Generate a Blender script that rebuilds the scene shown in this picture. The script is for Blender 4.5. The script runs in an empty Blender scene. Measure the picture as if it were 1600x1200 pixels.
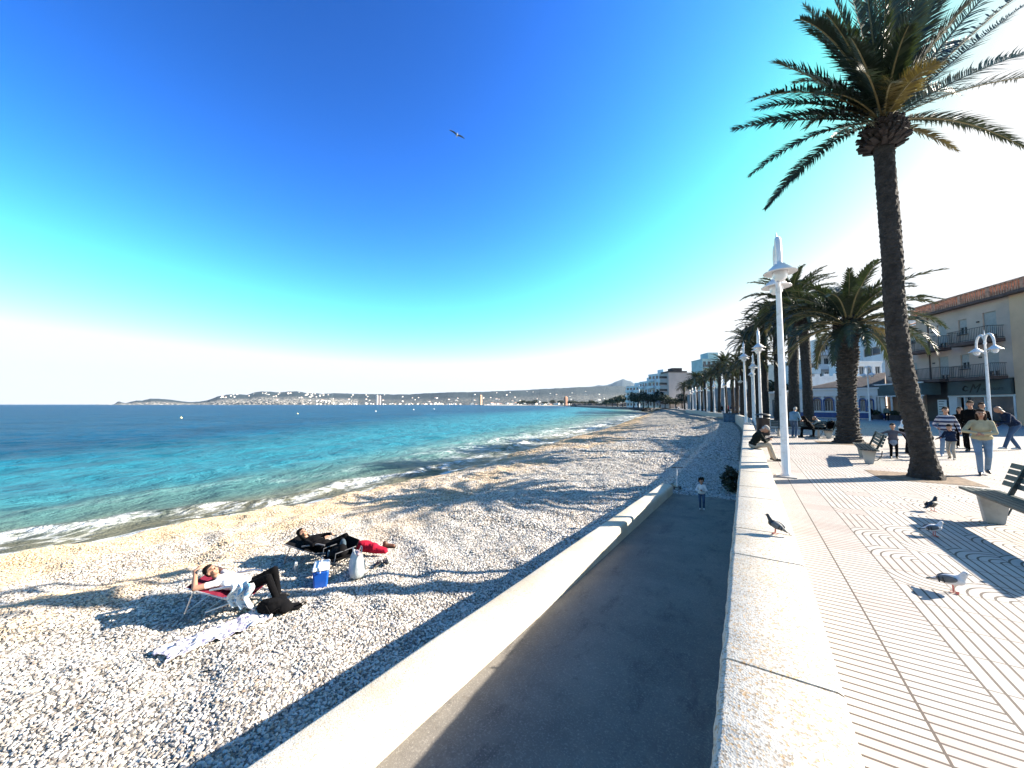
import bpy, bmesh, math, random
import numpy as np
from mathutils import Vector, Matrix, noise

# ------------------------------------------------------------------ camera, world, sun, exposure
SC = bpy.context.scene
COL = SC.collection
F = 580.0                                   # focal length in photo pixels (1600 wide)
YAW = math.atan(364 / F)                    # camera looks this far left of the promenade (+Y)
PIT = math.atan(32 / F)
CAM = np.array([0.0, 0.0, 1.73])
cd = bpy.data.cameras.new("camera"); cam = bpy.data.objects.new("camera", cd); COL.objects.link(cam)
cd.sensor_fit = 'HORIZONTAL'; cd.sensor_width = 36.0; cd.lens = 36.0 * F / 1600
cd.clip_start = 0.05; cd.clip_end = 80000
cam.location = CAM; cam.rotation_euler = (math.pi / 2 + PIT, 0, YAW)
SC.camera = cam

SUN_EL = math.radians(25); SUN_AZ = math.radians(52)      # azimuth measured from +Y towards +X
SUNV = Vector((math.sin(SUN_AZ) * math.cos(SUN_EL), math.cos(SUN_AZ) * math.cos(SUN_EL), math.sin(SUN_EL)))
W_ = bpy.data.worlds.new("World"); SC.world = W_; W_.use_nodes = True
wn = W_.node_tree; bg = wn.nodes['Background']
sky = wn.nodes.new('ShaderNodeTexSky'); sky.sky_type = 'NISHITA'; sky.sun_disc = False
sky.sun_elevation = SUN_EL; sky.sun_rotation = SUN_AZ; sky.altitude = 0
sky.air_density = 1.0; sky.dust_density = 0.6; sky.ozone_density = 2.0
def _vm(op, a, b):
    q = wn.nodes.new('ShaderNodeVectorMath'); q.operation = op; wn.links.new(a, q.inputs[0]); q.inputs[1].default_value = b; return q.outputs[0]
# the phone camera's contrasty rendering of the sky: a steeper response, capped near the sun
c_ = _vm('MULTIPLY', sky.outputs[0], (.42 * .925, .42 * 1.0, .42 * 1.03))
tcw = wn.nodes.new('ShaderNodeTexCoord'); dt = wn.nodes.new('ShaderNodeVectorMath'); dt.operation = 'DOT_PRODUCT'   # brighter towards the sun's side
wn.links.new(tcw.outputs['Generated'], dt.inputs[0]); dt.inputs[1].default_value = (.19 * math.sin(SUN_AZ), .19 * math.cos(SUN_AZ), 0)
ad = wn.nodes.new('ShaderNodeMath'); ad.operation = 'ADD'; wn.links.new(dt.outputs['Value'], ad.inputs[0]); ad.inputs[1].default_value = 1.0
sc_ = wn.nodes.new('ShaderNodeVectorMath'); sc_.operation = 'SCALE'; wn.links.new(c_, sc_.inputs[0]); wn.links.new(ad.outputs[0], sc_.inputs['Scale']); c_ = sc_.outputs[0]
gm = wn.nodes.new('ShaderNodeGamma'); gm.inputs[1].default_value = 2.15; wn.links.new(c_, gm.inputs[0])
hs = wn.nodes.new('ShaderNodeHueSaturation'); hs.inputs['Saturation'].default_value = 1.05; wn.links.new(gm.outputs[0], hs.inputs['Color'])
SKYK = 2.2
c_ = _vm('MULTIPLY', hs.outputs[0], (SKYK,) * 3); c_ = _vm('MINIMUM', c_, (SKYK * 1.25,) * 3); c_ = _vm('MAXIMUM', c_, (0, 0, 0))
wn.links.new(c_, bg.inputs[0]); bg.inputs[1].default_value = 0.1
sl = bpy.data.lights.new("sun", 'SUN'); sl.energy = 5.0; sl.angle = math.radians(0.5); sl.color = (1, .90, .76)
so = bpy.data.objects.new("sun", sl); COL.objects.link(so); so.location = (30, 30, 30)
so.rotation_euler = SUNV.to_track_quat('Z', 'Y').to_euler()
SC.view_settings.view_transform = 'Standard'; SC.view_settings.look = 'None'
SC.view_settings.gamma = 1; SC.view_settings.exposure = 1.95
SC.render.engine = 'CYCLES'
SC.cycles.max_bounces = 5; SC.cycles.diffuse_bounces = 2; SC.cycles.glossy_bounces = 2
SC.cycles.transmission_bounces = 3; SC.cycles.transparent_max_bounces = 6; SC.cycles.volume_bounces = 0
SC.cycles.use_denoising = True

# ------------------------------------------------------------------ measuring helpers (photo pixel -> point in the place)
_f = np.array([-math.sin(YAW) * math.cos(PIT), math.cos(YAW) * math.cos(PIT), math.sin(PIT)])
_r = np.array([math.cos(YAW), math.sin(YAW), 0.0]); _u = np.cross(_r, _f)
def ray(x, y): return _f * F + _r * (x - 800) + _u * (600 - y)
def P(x, y, z=0.0):
    d = ray(x, y); return CAM + (z - CAM[2]) / d[2] * d
def PZ(x, y, Z): return CAM + ray(x, y) * (Z / F)           # at camera depth Z
def depth(p): return float((np.array(p) - CAM) @ _f)

# ------------------------------------------------------------------ object helpers
def link(o, parent=None):
    COL.objects.link(o)
    if parent is not None: o.parent = parent
    return o
def tag(o, label=None, cat=None, group=None, kind=None):
    if label: o['label'] = label
    if cat: o['category'] = cat
    if group: o['group'] = group
    if kind: o['kind'] = kind
    return o
def thing(name, label, cat, loc=(0, 0, 0), rz=0.0, group=None):
    o = bpy.data.objects.new(name, None); o.empty_display_size = .2; link(o)
    o.location = tuple(float(v) for v in loc); o.rotation_euler = (0, 0, rz)
    return tag(o, label, cat, group)
def copy_thing(src, loc, rz, label, group=None, scale=1.0):
    r = src.copy(); COL.objects.link(r); r.location = tuple(float(v) for v in loc); r.rotation_euler = (0, 0, rz); r.scale = (scale,) * 3
    if label: r['label'] = label
    if group: r['group'] = group
    for ch in list(src.children):
        c = ch.copy(); COL.objects.link(c); c.parent = r
        for g in list(ch.children):
            d = g.copy(); COL.objects.link(d); d.parent = c
    return r
ORD = ['nearest', 'second', 'third', 'fourth', 'fifth', 'sixth', 'seventh', 'eighth', 'ninth', 'tenth', 'eleventh', 'twelfth', 'thirteenth', 'fourteenth', 'fifteenth', 'sixteenth', 'seventeenth', 'eighteenth']

class MB:
    """collects shapes and links them as ONE mesh object"""
    def __init__(s): s.v = []; s.f = []; s.m = []; s.sm = []
    def add(s, vs, fs, m=0, smooth=False):
        o = len(s.v); s.v += [tuple(map(float, v)) for v in vs]
        for f in fs: s.f.append(tuple(i + o for i in f)); s.m.append(m); s.sm.append(smooth)
        return s
    def box(s, a, b, m=0, rz=0.0, at=(0, 0, 0)):
        x0, y0, z0 = a; x1, y1, z1 = b
        vs = [(x, y, z) for z in (z0, z1) for x, y in ((x0, y0), (x1, y0), (x1, y1), (x0, y1))]
        if rz or at != (0, 0, 0):
            c, q = math.cos(rz), math.sin(rz); vs = [(at[0] + x * c - y * q, at[1] + x * q + y * c, at[2] + z) for x, y, z in vs]
        return s.add(vs, [(3, 2, 1, 0), (4, 5, 6, 7), (0, 1, 5, 4), (1, 2, 6, 5), (2, 3, 7, 6), (3, 0, 4, 7)], m)
    def hexa(s, vs, m=0):
        return s.add(vs, [(3, 2, 1, 0), (4, 5, 6, 7), (0, 1, 5, 4), (1, 2, 6, 5), (2, 3, 7, 6), (3, 0, 4, 7)], m)
    def obox(s, p0, p1, w, h, m=0, up=(0, 0, 1)):
        """bar with rectangular section from p0 to p1"""
        p0, p1, up = Vector(p0), Vector(p1), Vector(up); t = (p1 - p0).normalized(); sd = t.cross(up)
        if sd.length < 1e-4: sd = t.cross(Vector((1, 0, 0)))
        sd.normalize(); u = sd.cross(t); vs = []
        for p in (p0, p1):
            for a, b in ((-1, -1), (1, -1), (1, 1), (-1, 1)): vs.append(p + sd * a * w / 2 + u * b * h / 2)
        return s.add(vs, [(0, 1, 2, 3), (7, 6, 5, 4), (1, 0, 4, 5), (2, 1, 5, 6), (3, 2, 6, 7), (0, 3, 7, 4)], m)
    def tube(s, pts, rs, n=10, m=0, cap=True, smooth=True):
        pts = [Vector(p) for p in pts]; k = len(pts)
        if not hasattr(rs, '__len__'): rs = [rs] * k
        vs = []; ref = Vector((0, 0, 1))
        t0 = (pts[-1] - pts[0]).normalized() if (pts[-1] - pts[0]).length > 1e-6 else Vector((0, 0, 1))
        if abs(t0.z) > .9: ref = Vector((0, 1, 0))
        for i, p in enumerate(pts):
            t = (pts[min(i + 1, k - 1)] - pts[max(i - 1, 0)]).normalized()
            a = t.cross(ref)
            if a.length < 1e-3: a = t.cross(Vector((1, 0, 0)))
            a.normalize(); b = t.cross(a)
            for j in range(n):
                w = 2 * math.pi * j / n; vs.append(p + (a * math.cos(w) + b * math.sin(w)) * rs[i])
        fs = [(i * n + j, i * n + (j + 1) % n, (i + 1) * n + (j + 1) % n, (i + 1) * n + j) for i in range(k - 1) for j in range(n)]
        s.add(vs, fs, m, smooth)
        if cap:
            s.add(vs[:n], [tuple(range(n))], m); s.add(vs[-n:], [tuple(reversed(range(n)))], m)
        return s
    def lathe(s, prof, c=(0, 0, 0), n=16, m=0, smooth=True):
        vs = [(c[0] + r * math.cos(2 * math.pi * j / n), c[1] + r * math.sin(2 * math.pi * j / n), c[2] + z) for r, z in prof for j in range(n)]
        fs = [(i * n + j, i * n + (j + 1) % n, (i + 1) * n + (j + 1) % n, (i + 1) * n + j) for i in range(len(prof) - 1) for j in range(n)]
        return s.add(vs, fs, m, smooth)
    def ell(s, c, r, m=0, n=12, k=8, rot=None):
        vs = []
        R = rot if rot is not None else Matrix.Identity(3)
        for i in range(k + 1):
            th = math.pi * i / k
            for j in range(n):
                w = 2 * math.pi * j / n
                vs.append(Vector(c) + R @ Vector((r[0] * math.sin(th) * math.cos(w), r[1] * math.sin(th) * math.sin(w), -r[2] * math.cos(th))))
        fs = [(i * n + j, i * n + (j + 1) % n, (i + 1) * n + (j + 1) % n, (i + 1) * n + j) for i in range(k) for j in range(n)]
        return s.add(vs, fs, m, True)
    def build(s, name, mats, parent=None, loc=None, weld=False):
        me = bpy.data.meshes.new(name); me.from_pydata(s.v, [], s.f)
        if not isinstance(mats, (list, tuple)): mats = [mats]
        for m in mats: me.materials.append(m)
        me.polygons.foreach_set('material_index', s.m); me.polygons.foreach_set('use_smooth', s.sm)
        if weld:
            bm = bmesh.new(); bm.from_mesh(me); bmesh.ops.remove_doubles(bm, verts=bm.verts, dist=1e-5); bm.to_mesh(me); bm.free()
        me.update(); o = bpy.data.objects.new(name, me); link(o, parent)
        if loc is not None: o.location = loc
        return o
def bevel(o, w=.01, seg=2):
    b = o.modifiers.new('bevel', 'BEVEL'); b.width = w; b.segments = seg; b.limit_method = 'ANGLE'; return o
def grid_mesh(name, X, Y, Z, mat, attrs=None, parent=None, smooth=True):
    """X,Y,Z arrays of shape (a,b)"""
    a, b = X.shape; co = np.stack([X, Y, Z], -1).reshape(-1, 3).astype(np.float32)
    i = np.arange(a - 1)[:, None] * b + np.arange(b - 1)[None, :]
    q = np.stack([i, i + 1, i + b + 1, i + b], -1).reshape(-1, 4)
    n0 = np.cross(co[q[0, 1]] - co[q[0, 0]], co[q[0, 3]] - co[q[0, 0]])
    if n0[2] < 0: q = q[:, ::-1]
    me = bpy.data.meshes.new(name); me.vertices.add(len(co)); me.vertices.foreach_set('co', co.ravel())
    me.loops.add(q.size); me.loops.foreach_set('vertex_index', q.ravel().astype(np.int32))
    me.polygons.add(len(q)); me.polygons.foreach_set('loop_start', (np.arange(len(q)) * 4).astype(np.int32))
    me.polygons.foreach_set('use_smooth', np.full(len(q), smooth)); me.update(calc_edges=True); me.validate()
    me.materials.append(mat)
    for k, v in (attrs or {}).items():
        at = me.attributes.new(k, 'FLOAT', 'POINT'); at.data.foreach_set('value', v.ravel().astype(np.float32))
    o = bpy.data.objects.new(name, me); return link(o, parent)

# ------------------------------------------------------------------ materials
class NT:
    def __init__(s, name):
        s.mat = bpy.data.materials.new(name); s.mat.use_nodes = True; s.t = s.mat.node_tree
        s.b = s.t.nodes['Principled BSDF']; s.out = s.t.nodes['Material Output']
    def n(s, ty, **kw):
        q = s.t.nodes.new(ty)
        for k, v in kw.items():
            if k[0] == '_': setattr(q, k[1:], v)
            else: s.set(q, k, v)
        return q
    def set(s, q, k, v):
        i = q.inputs[int(k[1:])] if k[0] == 'i' and k[1:].isdigit() else q.inputs[k.replace('_', ' ')]
        if hasattr(v, 'is_output'): s.t.links.new(v, i)
        else: i.default_value = v
    def m(s, op, a, b=0.0, c=0.0):
        q = s.t.nodes.new('ShaderNodeMath'); q.operation = op
        for i, v in enumerate((a, b, c)):
            if hasattr(v, 'is_output'): s.t.links.new(v, q.inputs[i])
            else: q.inputs[i].default_value = v
        return q.outputs[0]
    def mix(s, f, a, b, bt='MIX'):
        q = s.t.nodes.new('ShaderNodeMix'); q.data_type = 'RGBA'; q.blend_type = bt
        for i, v in ((0, f), (6, a), (7, b)):
            if hasattr(v, 'is_output'): s.t.links.new(v, q.inputs[i])
            else: q.inputs[i].default_value = (v if i == 0 else (*v, 1) if len(v) == 3 else v)
        return q.outputs[2]
    def ramp(s, v, lo, hi, a=0.0, b=1.0):
        q = s.t.nodes.new('ShaderNodeMapRange'); q.interpolation_type = 'SMOOTHSTEP'
        s.t.links.new(v, q.inputs[0])
        for i, x in ((1, lo), (2, hi), (3, a), (4, b)): q.inputs[i].default_value = x
        return q.outputs[0]
    def noise(s, sc, detail=3.0, rough=.55, vec=None, dist=0.0):
        q = s.n('ShaderNodeTexNoise', Scale=sc, Detail=detail, Roughness=rough, Distortion=dist)
        if vec is not None: s.t.links.new(vec, q.inputs['Vector'])
        return q.outputs[0]
    def vor(s, sc, vec=None, feat='F1', out='Distance', rnd=1.0):
        q = s.t.nodes.new('ShaderNodeTexVoronoi'); q.feature = feat; q.inputs['Scale'].default_value = sc; q.inputs['Randomness'].default_value = rnd
        if vec is not None: s.t.links.new(vec, q.inputs['Vector'])
        return q.outputs[out]
    def obj(s): return s.t.nodes.new('ShaderNodeTexCoord').outputs['Object']
    def pos(s): return s.t.nodes.new('ShaderNodeNewGeometry').outputs['Position']
    def scale(s, v, sc):
        q = s.t.nodes.new('ShaderNodeMapping'); s.t.links.new(v, q.inputs['Vector']); q.inputs['Scale'].default_value = sc; return q.outputs[0]
    def xyz(s, v):
        q = s.t.nodes.new('ShaderNodeSeparateXYZ'); s.t.links.new(v, q.inputs[0]); return q.outputs
    def attr(s, nm):
        q = s.t.nodes.new('ShaderNodeAttribute'); q.attribute_name = nm; return q.outputs['Fac']
    def bump(s, h, st=.5, d=.01, nrm=None):
        q = s.t.nodes.new('ShaderNodeBump'); q.inputs['Strength'].default_value = st; q.inputs['Distance'].default_value = d
        s.t.links.new(h, q.inputs['Height'])
        if nrm is not None: s.t.links.new(nrm, q.inputs['Normal'])
        return q.outputs[0]
    def done(s, col=None, rough=None, nrm=None, metal=None, spec=None):
        for k, v in (('Base Color', col), ('Roughness', rough), ('Normal', nrm), ('Metallic', metal), ('Specular IOR Level', spec)):
            if v is None: continue
            if k == 'Base Color' and not hasattr(v, 'is_output'): v = (*v, 1)
            if hasattr(v, 'is_output'): s.t.links.new(v, s.b.inputs[k])
            else: s.b.inputs[k].default_value = v
        return s.mat
_mc = {}
def mat(name, col, rough=.7, var=.2, sc=4.0, bump=.3, bd=.004, bsc=40.0, metal=0.0, spec=.5, dirt=None, dsc=1.3):
    if name in _mc: return _mc[name]
    s = NT(name); o = s.obj(); nz = s.noise(sc, 4, .6, o)
    lo = tuple(c * (1 - var) for c in col); hi = tuple(min(1, c * (1 + var)) for c in col)
    c = s.mix(s.ramp(nz, .3, .7), lo, hi)
    if dirt: c = s.mix(s.ramp(s.noise(dsc, 5, .65, o), .5, .75, 0, .8), c, dirt)
    nrm = s.bump(s.noise(bsc, 3, .6, o), bump, bd) if bump else None
    _mc[name] = s.done(c, rough, nrm, metal, spec); return _mc[name]

# ------------------------------------------------------------------ the coast: seawall line and waterline
SEA = -2.6
WY = [-60, 44, 52, 60, 68, 74, 81, 94, 101, 113, 150, 230, 300]
WX = [-.15, -.15, -.5, -1.3, -3.4, -5.2, -7, -9.5, -11.8, -13.8, -22, -42, -62]
SY = [-60, -20, 1.4, 3.9, 7.4, 12.5, 22, 38, 54, 76, 102, 160, 220, 262, 300]
SX = [-34, -24, -18.3, -17.3, -16.8, -15.7, -16.2, -18.6, -20.2, -22.6, -27, -35, -45, -57, -72]
def wallx(y): return np.interp(y, WY, WX)
def shorex(y): return np.interp(y, SY, SX) + .25 * np.sin(np.asarray(y) * .9) * np.exp(-np.abs(np.asarray(y) - 10) / 60) + .15 * np.sin(np.asarray(y) * 2.3 + 1)
def beach_z(x, y):
    w = wallx(y); s = shorex(y)
    x0 = w - 2.5
    t = np.clip((x0 - x) / (x0 - s), 0, 3)
    lift = np.clip((y - 42) / 24, 0, 1) * np.clip(1 - t * 1.3, 0, 1) * .95
    return lift + np.interp(t, [0, .045, .12, .3, .5, .7, .84, .92, 1, 1.25, 3], [-1.4, -1.74, -1.90, -1.85, -1.87, -1.93, -2.05, -2.28, -2.6, -3.2, -5])
rng = np.random.default_rng(7)
def vnoise(x, y, sc, seed=0):
    """smooth value noise on arrays"""
    r = np.random.default_rng(1000 + seed).random((256, 256)); x = x * sc; y = y * sc
    xi = np.floor(x).astype(int); yi = np.floor(y).astype(int); fx = x - xi; fy = y - yi
    fx = fx * fx * (3 - 2 * fx); fy = fy * fy * (3 - 2 * fy)
    g = lambda a, b: r[a & 255, b & 255]
    return (g(xi, yi) * (1 - fx) + g(xi + 1, yi) * fx) * (1 - fy) + (g(xi, yi + 1) * (1 - fx) + g(xi + 1, yi + 1) * fx) * fy - .5
def beach_relief(x, y):
    h = .20 * vnoise(x, y, .28, 1) + .15 * vnoise(x, y, .9, 2) + .10 * vnoise(x + y * .3, y, 1.9, 3) + .065 * vnoise(x, y, 3.6, 4)
    # long berm ridges parallel to the water
    w = wallx(y); s = shorex(y); t = (w - x) / (w - s)
    h = h + .05 * np.sin(t * 30 + 1.6 * vnoise(x, y, .12, 5) * 6) * np.clip((t - .3) * 3, 0, 1)
    fade = np.clip((w - 2.7 - x) / 1.0, 0.12, 1) * np.clip((1.06 - t) * 8, .1, 1)
    return h * fade
def ground(x, y): return float(beach_z(np.array(x), np.array(y)) + beach_relief(np.array(float(x)), np.array(float(y))))
def G(px, py):
    """photo pixel -> point lying on the beach"""
    z = -1.5
    for _ in range(12):
        p = P(px, py, z); z = .5 * z + .5 * ground(p[0], p[1])
    return np.array([p[0], p[1], z])

# ------------------------------------------------------------------ beach
def beach_material():
    s = NT('pebble_beach'); p = s.pos(); d = s.attr('t')
    n1 = s.noise(.7, 5, .6, p); n2 = s.noise(9, 4, .7, p)
    base = s.mix(s.ramp(n1, .35, .65), (.24, .225, .20), (.18, .16, .135))
    cell = s.vor(26, p, out='Color'); cx = s.xyz(cell)
    base = s.mix(s.m('MULTIPLY', cx[0], .55), base, (.13, .12, .11))
    base = s.mix(s.m('MULTIPLY', s.m('GREATER_THAN', cx[1], .82), .7), base, (.5, .48, .45))
    tan = s.ramp(s.m('ADD', d, s.m('MULTIPLY', s.m('SUBTRACT', n1, .5), .35)), .62, .86)
    base = s.mix(s.m('MULTIPLY', tan, .9), base, (.50, .33, .16))
    wet = s.ramp(s.m('ADD', d, s.m('MULTIPLY', s.m('SUBTRACT', n1, .5), .05)), .955, .975)
    base = s.mix(wet, base, (.15, .12, .11))
    gap = s.ramp(s.vor(26, p, 'DISTANCE_TO_EDGE'), 0, .16)
    base = s.mix(gap, s.mix(.35, base, (.05, .045, .04)), base)
    rough = s.ramp(wet, 0, 1, .85, .3)
    h = s.m('ADD', s.m('MULTIPLY', s.ramp(s.vor(26, p, 'DISTANCE_TO_EDGE'), 0, .35), .8), s.m('MULTIPLY', n2, .6))
    hb = s.m('ADD', s.m('MULTIPLY', s.noise(2.6, 5, .65, s.scale(p, (1.6, .8, 1))), 4.0), h)
    return s.done(base, rough, s.bump(hb, .9, .03))
M_BEACH = beach_material()
yy = np.concatenate([np.linspace(-9, 16, 300)[:-1], 16 * (300 / 16) ** np.linspace(0, 1, 200)])
uu = np.concatenate([np.linspace(0, 1, 250), np.linspace(1.01, 1.9, 30)])
U, Y = np.meshgrid(uu, yy); X = wallx(Y) + .02 - U * (wallx(Y) - shorex(Y))
Z = beach_z(X, Y) + beach_relief(X, Y)
inramp = (X > -2.4) & (Y < 14.3); Z = np.where(inramp, np.minimum(Z, -1.46 + 0 * Y), Z)
o = grid_mesh('beach', X, Y, Z, M_BEACH, {'t': U}); tag(o, kind='structure')

# loose stones lying on the beach near the camera
def pebble_material():
    s = NT('pebbles'); oi = s.t.nodes.new('ShaderNodeObjectInfo'); rnd = oi.outputs['Random']; p = s.xyz(s.pos())
    cr = s.t.nodes.new('ShaderNodeValToRGB'); s.t.links.new(rnd, cr.inputs[0])
    e = cr.color_ramp.elements; e[0].color = (.09, .085, .08, 1); e[1].color = (.72, .70, .65, 1)
    for ps, c in ((.12, (.18, .16, .14, 1)), (.3, (.36, .33, .29, 1)), (.55, (.53, .51, .47, 1)), (.8, (.63, .60, .555, 1)), (.88, (.34, .235, .15, 1)), (.93, (.46, .44, .43, 1))):
        q = e.new(ps); q.color = c
    tn = s.ramp(s.m('ADD', p[0], s.m('MULTIPLY', s.noise(.5, 3, .5, s.pos()), 3)), -14.2, -9.8, 1, 0)
    tn2 = s.m('MULTIPLY', s.ramp(s.noise(.35, 4, .65, s.scale(s.pos(), (1.6, .6, 1))), .46, .62), s.ramp(p[0], -12, -6.5, .95, .08)); c = s.mix(s.m('MULTIPLY', s.m('MAXIMUM', tn, tn2), .75), cr.outputs[0], (.56, .38, .19))
    c = s.mix(s.m('MULTIPLY', s.noise(30, 3, .6, s.obj()), .4), c, (.33, .3, .28))
    return s.done(c, .75)
def make_pebbles(name, y0, y1, u0, u1, dens, size, seed, nx, ny, label):
    yv = np.linspace(y0, y1, ny); uv = np.linspace(u0, u1, nx)
    U, Y = np.meshgrid(uv, yv); X = wallx(Y) + .02 - U * (wallx(Y) - shorex(Y))
    X = np.minimum(X, np.where(Y < 14.35, -2.64, 9)); Z = beach_z(X, Y) + beach_relief(X, Y)
    o = grid_mesh(name, X, Y, Z, M_BEACH); tag(o, label, 'pebbles', kind='stuff')
    g = bpy.data.node_groups.new(name + '_scatter', 'GeometryNodeTree')
    g.interface.new_socket('Geometry', in_out='INPUT', socket_type='NodeSocketGeometry')
    g.interface.new_socket('Geometry', in_out='OUTPUT', socket_type='NodeSocketGeometry')
    N = g.nodes.new; L = g.links.new
    gi, go = N('NodeGroupInput'), N('NodeGroupOutput')
    dp = N('GeometryNodeDistributePointsOnFaces'); dp.inputs['Density'].default_value = dens; dp.inputs['Seed'].default_value = seed
    ico = N('GeometryNodeMeshIcoSphere'); ico.inputs['Radius'].default_value = size; ico.inputs['Subdivisions'].default_value = 2
    sp = N('GeometryNodeSetPosition'); nt = N('ShaderNodeTexNoise'); nt.inputs['Scale'].default_value = .55 / size
    ps = N('GeometryNodeInputPosition'); L(ps.outputs[0], nt.inputs['Vector'])
    vs = N('ShaderNodeVectorMath'); vs.operation = 'SUBTRACT'; L(nt.outputs['Color'], vs.inputs[0]); vs.inputs[1].default_value = (.5, .5, .5)
    vm = N('ShaderNodeVectorMath'); vm.operation = 'SCALE'; L(vs.outputs[0], vm.inputs[0]); vm.inputs['Scale'].default_value = size * 1.3
    L(ico.outputs[0], sp.inputs[0]); L(vm.outputs[0], sp.inputs['Offset'])
    sm = N('GeometryNodeSetMaterial'); sm.inputs['Material'].default_value = M_PEB; L(sp.outputs[0], sm.inputs[0])
    ip = N('GeometryNodeInstanceOnPoints'); L(gi.outputs[0], dp.inputs[0]); L(dp.outputs['Points'], ip.inputs['Points']); L(sm.outputs[0], ip.inputs['Instance'])
    rs = N('FunctionNodeRandomValue'); rs.data_type = 'FLOAT_VECTOR'; rs.inputs[0].default_value = (.4, .3, .22); rs.inputs[1].default_value = (1.65, 1.15, .75)
    L(rs.outputs[0], ip.inputs['Scale'])
    rr = N('FunctionNodeRandomValue'); rr.data_type = 'FLOAT_VECTOR'; rr.inputs[0].default_value = (-.5, -.5, 0); rr.inputs[1].default_value = (.5, .5, 6.28)
    rr.inputs['Seed'].default_value = 5; L(rr.outputs[0], ip.inputs['Rotation'])
    L(ip.outputs[0], go.inputs[0])
    md = o.modifiers.new('scatter', 'NODES'); md.node_group = g
    return o
M_PEB = pebble_material()
make_pebbles('pebbles', -1.5, 9, 0, .92, 880, .0245, 1, 160, 110, 'pale grey and tan pebbles covering the near beach')
make_pebbles('pebbles', 9, 24, 0, .94, 400, .036, 2, 110, 110, 'pale pebbles covering the beach beyond the loungers')
make_pebbles('pebbles', 24, 62, .02, .95, 75, .068, 3, 90, 120, 'far pale pebbles along the beach below the promenade')

# ------------------------------------------------------------------ sea
def sea_material():
    s = NT('sea_water'); p = s.pos(); d = s.attr('d'); far = s.attr('far')
    w1 = s.noise(.22, 3, .55, p); big = s.noise(.05, 2, .5, p)
    dn = s.m('ADD', d, s.m('MULTIPLY', s.m('SUBTRACT', w1, .5), 3.0))
    deep = s.mix(s.ramp(big, .35, .65), (.0004, .050, .115), (.0006, .068, .150))
    deep = s.mix(s.ramp(far, .0, 1.0), deep, (.0003, .045, .13))
    c = s.mix(s.ramp(dn, 14, 42), (.022, .175, .24), deep)
    c = s.mix(s.ramp(dn, 5, 13), (.07, .165, .165), c)
    c = s.mix(s.ramp(dn, .6, 6.0), (.115, .115, .085), c)
    st = s.scale(p, (1.0, .45, 1.0))
    # foam: lacy swash at the edge, a broken line where the small wave falls
    lace = s.ramp(s.vor(2.2, s.t_warp(st), 'DISTANCE_TO_EDGE'), .0, .13, 1, 0)
    fn = s.noise(3.2, 5, .7, st); fn2 = s.noise(.55, 4, .6, p)
    sw = s.m('MULTIPLY', s.ramp(d, 1.5, 3.2, 1, 0), s.m('MULTIPLY', lace, s.ramp(fn2, .42, .62)))
    edge = s.ramp(s.m('ADD', d, s.m('MULTIPLY', fn, .5)), .25, .48, 1, 0)
    br = s.m('MULTIPLY', s.attr('foam'), s.ramp(s.m('ADD', fn, s.m('MULTIPLY', fn2, .6)), .70, .98))
    fo = s.m('MINIMUM', 1, s.m('ADD', s.m('ADD', s.m('MULTIPLY', sw, .42), s.m('MULTIPLY', edge, .7)), s.m('MULTIPLY', br, 1.3)))
    c = s.mix(fo, c, (.80, .83, .84))
    rough = s.ramp(fo, 0, 1, .3, .8)
    v1 = s.noise(1.1, 6, .68, s.scale(p, (1, .55, 1)), .3); v2 = s.noise(.16, 5, .6, s.scale(p, (1, .5, 1)))
    v3 = s.noise(.025, 5, .65, s.scale(p, (1, .5, 1)))
    h = s.m('ADD', s.m('MULTIPLY', v1, .8), s.m('ADD', s.m('MULTIPLY', v2, 2.4), s.m('MULTIPLY', v3, 7.0)))
    nr = s.bump(h, 1.0, .7)
    s.b.inputs['IOR'].default_value = 1.14
    return s.done(c, rough, nr, None, .15)
def _warp(s, v):
    n = s.n('ShaderNodeTexNoise', Scale=1.4, Detail=3.0); s.t.links.new(v, n.inputs['Vector'])
    a = s.t.nodes.new('ShaderNodeVectorMath'); a.operation = 'MULTIPLY_ADD'
    s.t.links.new(n.outputs['Color'], a.inputs[0]); a.inputs[1].default_value = (.9, .9, 0); s.t.links.new(v, a.inputs[2]); return a.outputs[0]
NT.t_warp = _warp
az = np.radians(np.linspace(-140, 8, 700)); rad = 9 * (45000 / 9) ** (np.linspace(0, 1, 520) ** 1.0)
A, R = np.meshgrid(az, rad); X = R * np.sin(A); Y = R * np.cos(A)
D = shorex(np.clip(Y, -60, 300)) - X; D = np.where(Y > 300, D - (Y - 300) * .35, D)
damp = np.clip(60 / R, 0, 1) * np.clip(D / 6, 0, 1)
Z = SEA + .05 * np.sin(X * 1.3 + .5 * np.sin(Y * .4) + Y * .25) * damp + .10 * vnoise(X, Y, .35, 11) * damp * 2 + .05 * vnoise(X, Y, 1.1, 12) * damp * 2
lift = np.zeros_like(D); foam = np.zeros_like(D)
for k, (dc, amp, wd) in enumerate(((2.6, .20, .55), (7.5, .13, .9), (13, .10, 1.2))):
    c = dc + 1.6 * vnoise(X * 0, Y, .22, 20 + k) + .8 * vnoise(X * 0, Y, .8, 30 + k)
    on = np.clip(1.6 * (vnoise(X * 0, Y, .16, 40 + k) + .42), 0, 1)
    q = (D - c) / wd; lift += amp * on * np.exp(-q * q) * np.clip(140 / R, 0, 1)
    q2 = (D - c + wd * .7) / (wd * .6); foam += np.exp(-q2 * q2) * on * (.75 if k == 0 else .10 if k == 1 else .04)
foam += np.exp(-((D - 4) / 5) ** 2) * np.clip((Y - 16) / 14, 0, 1) * .45
Z = Z + lift + np.where(D < 1.2, (1.2 - D) * .02, 0)
far = np.clip(np.log(R / 60) / 4, 0, 1)
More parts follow.
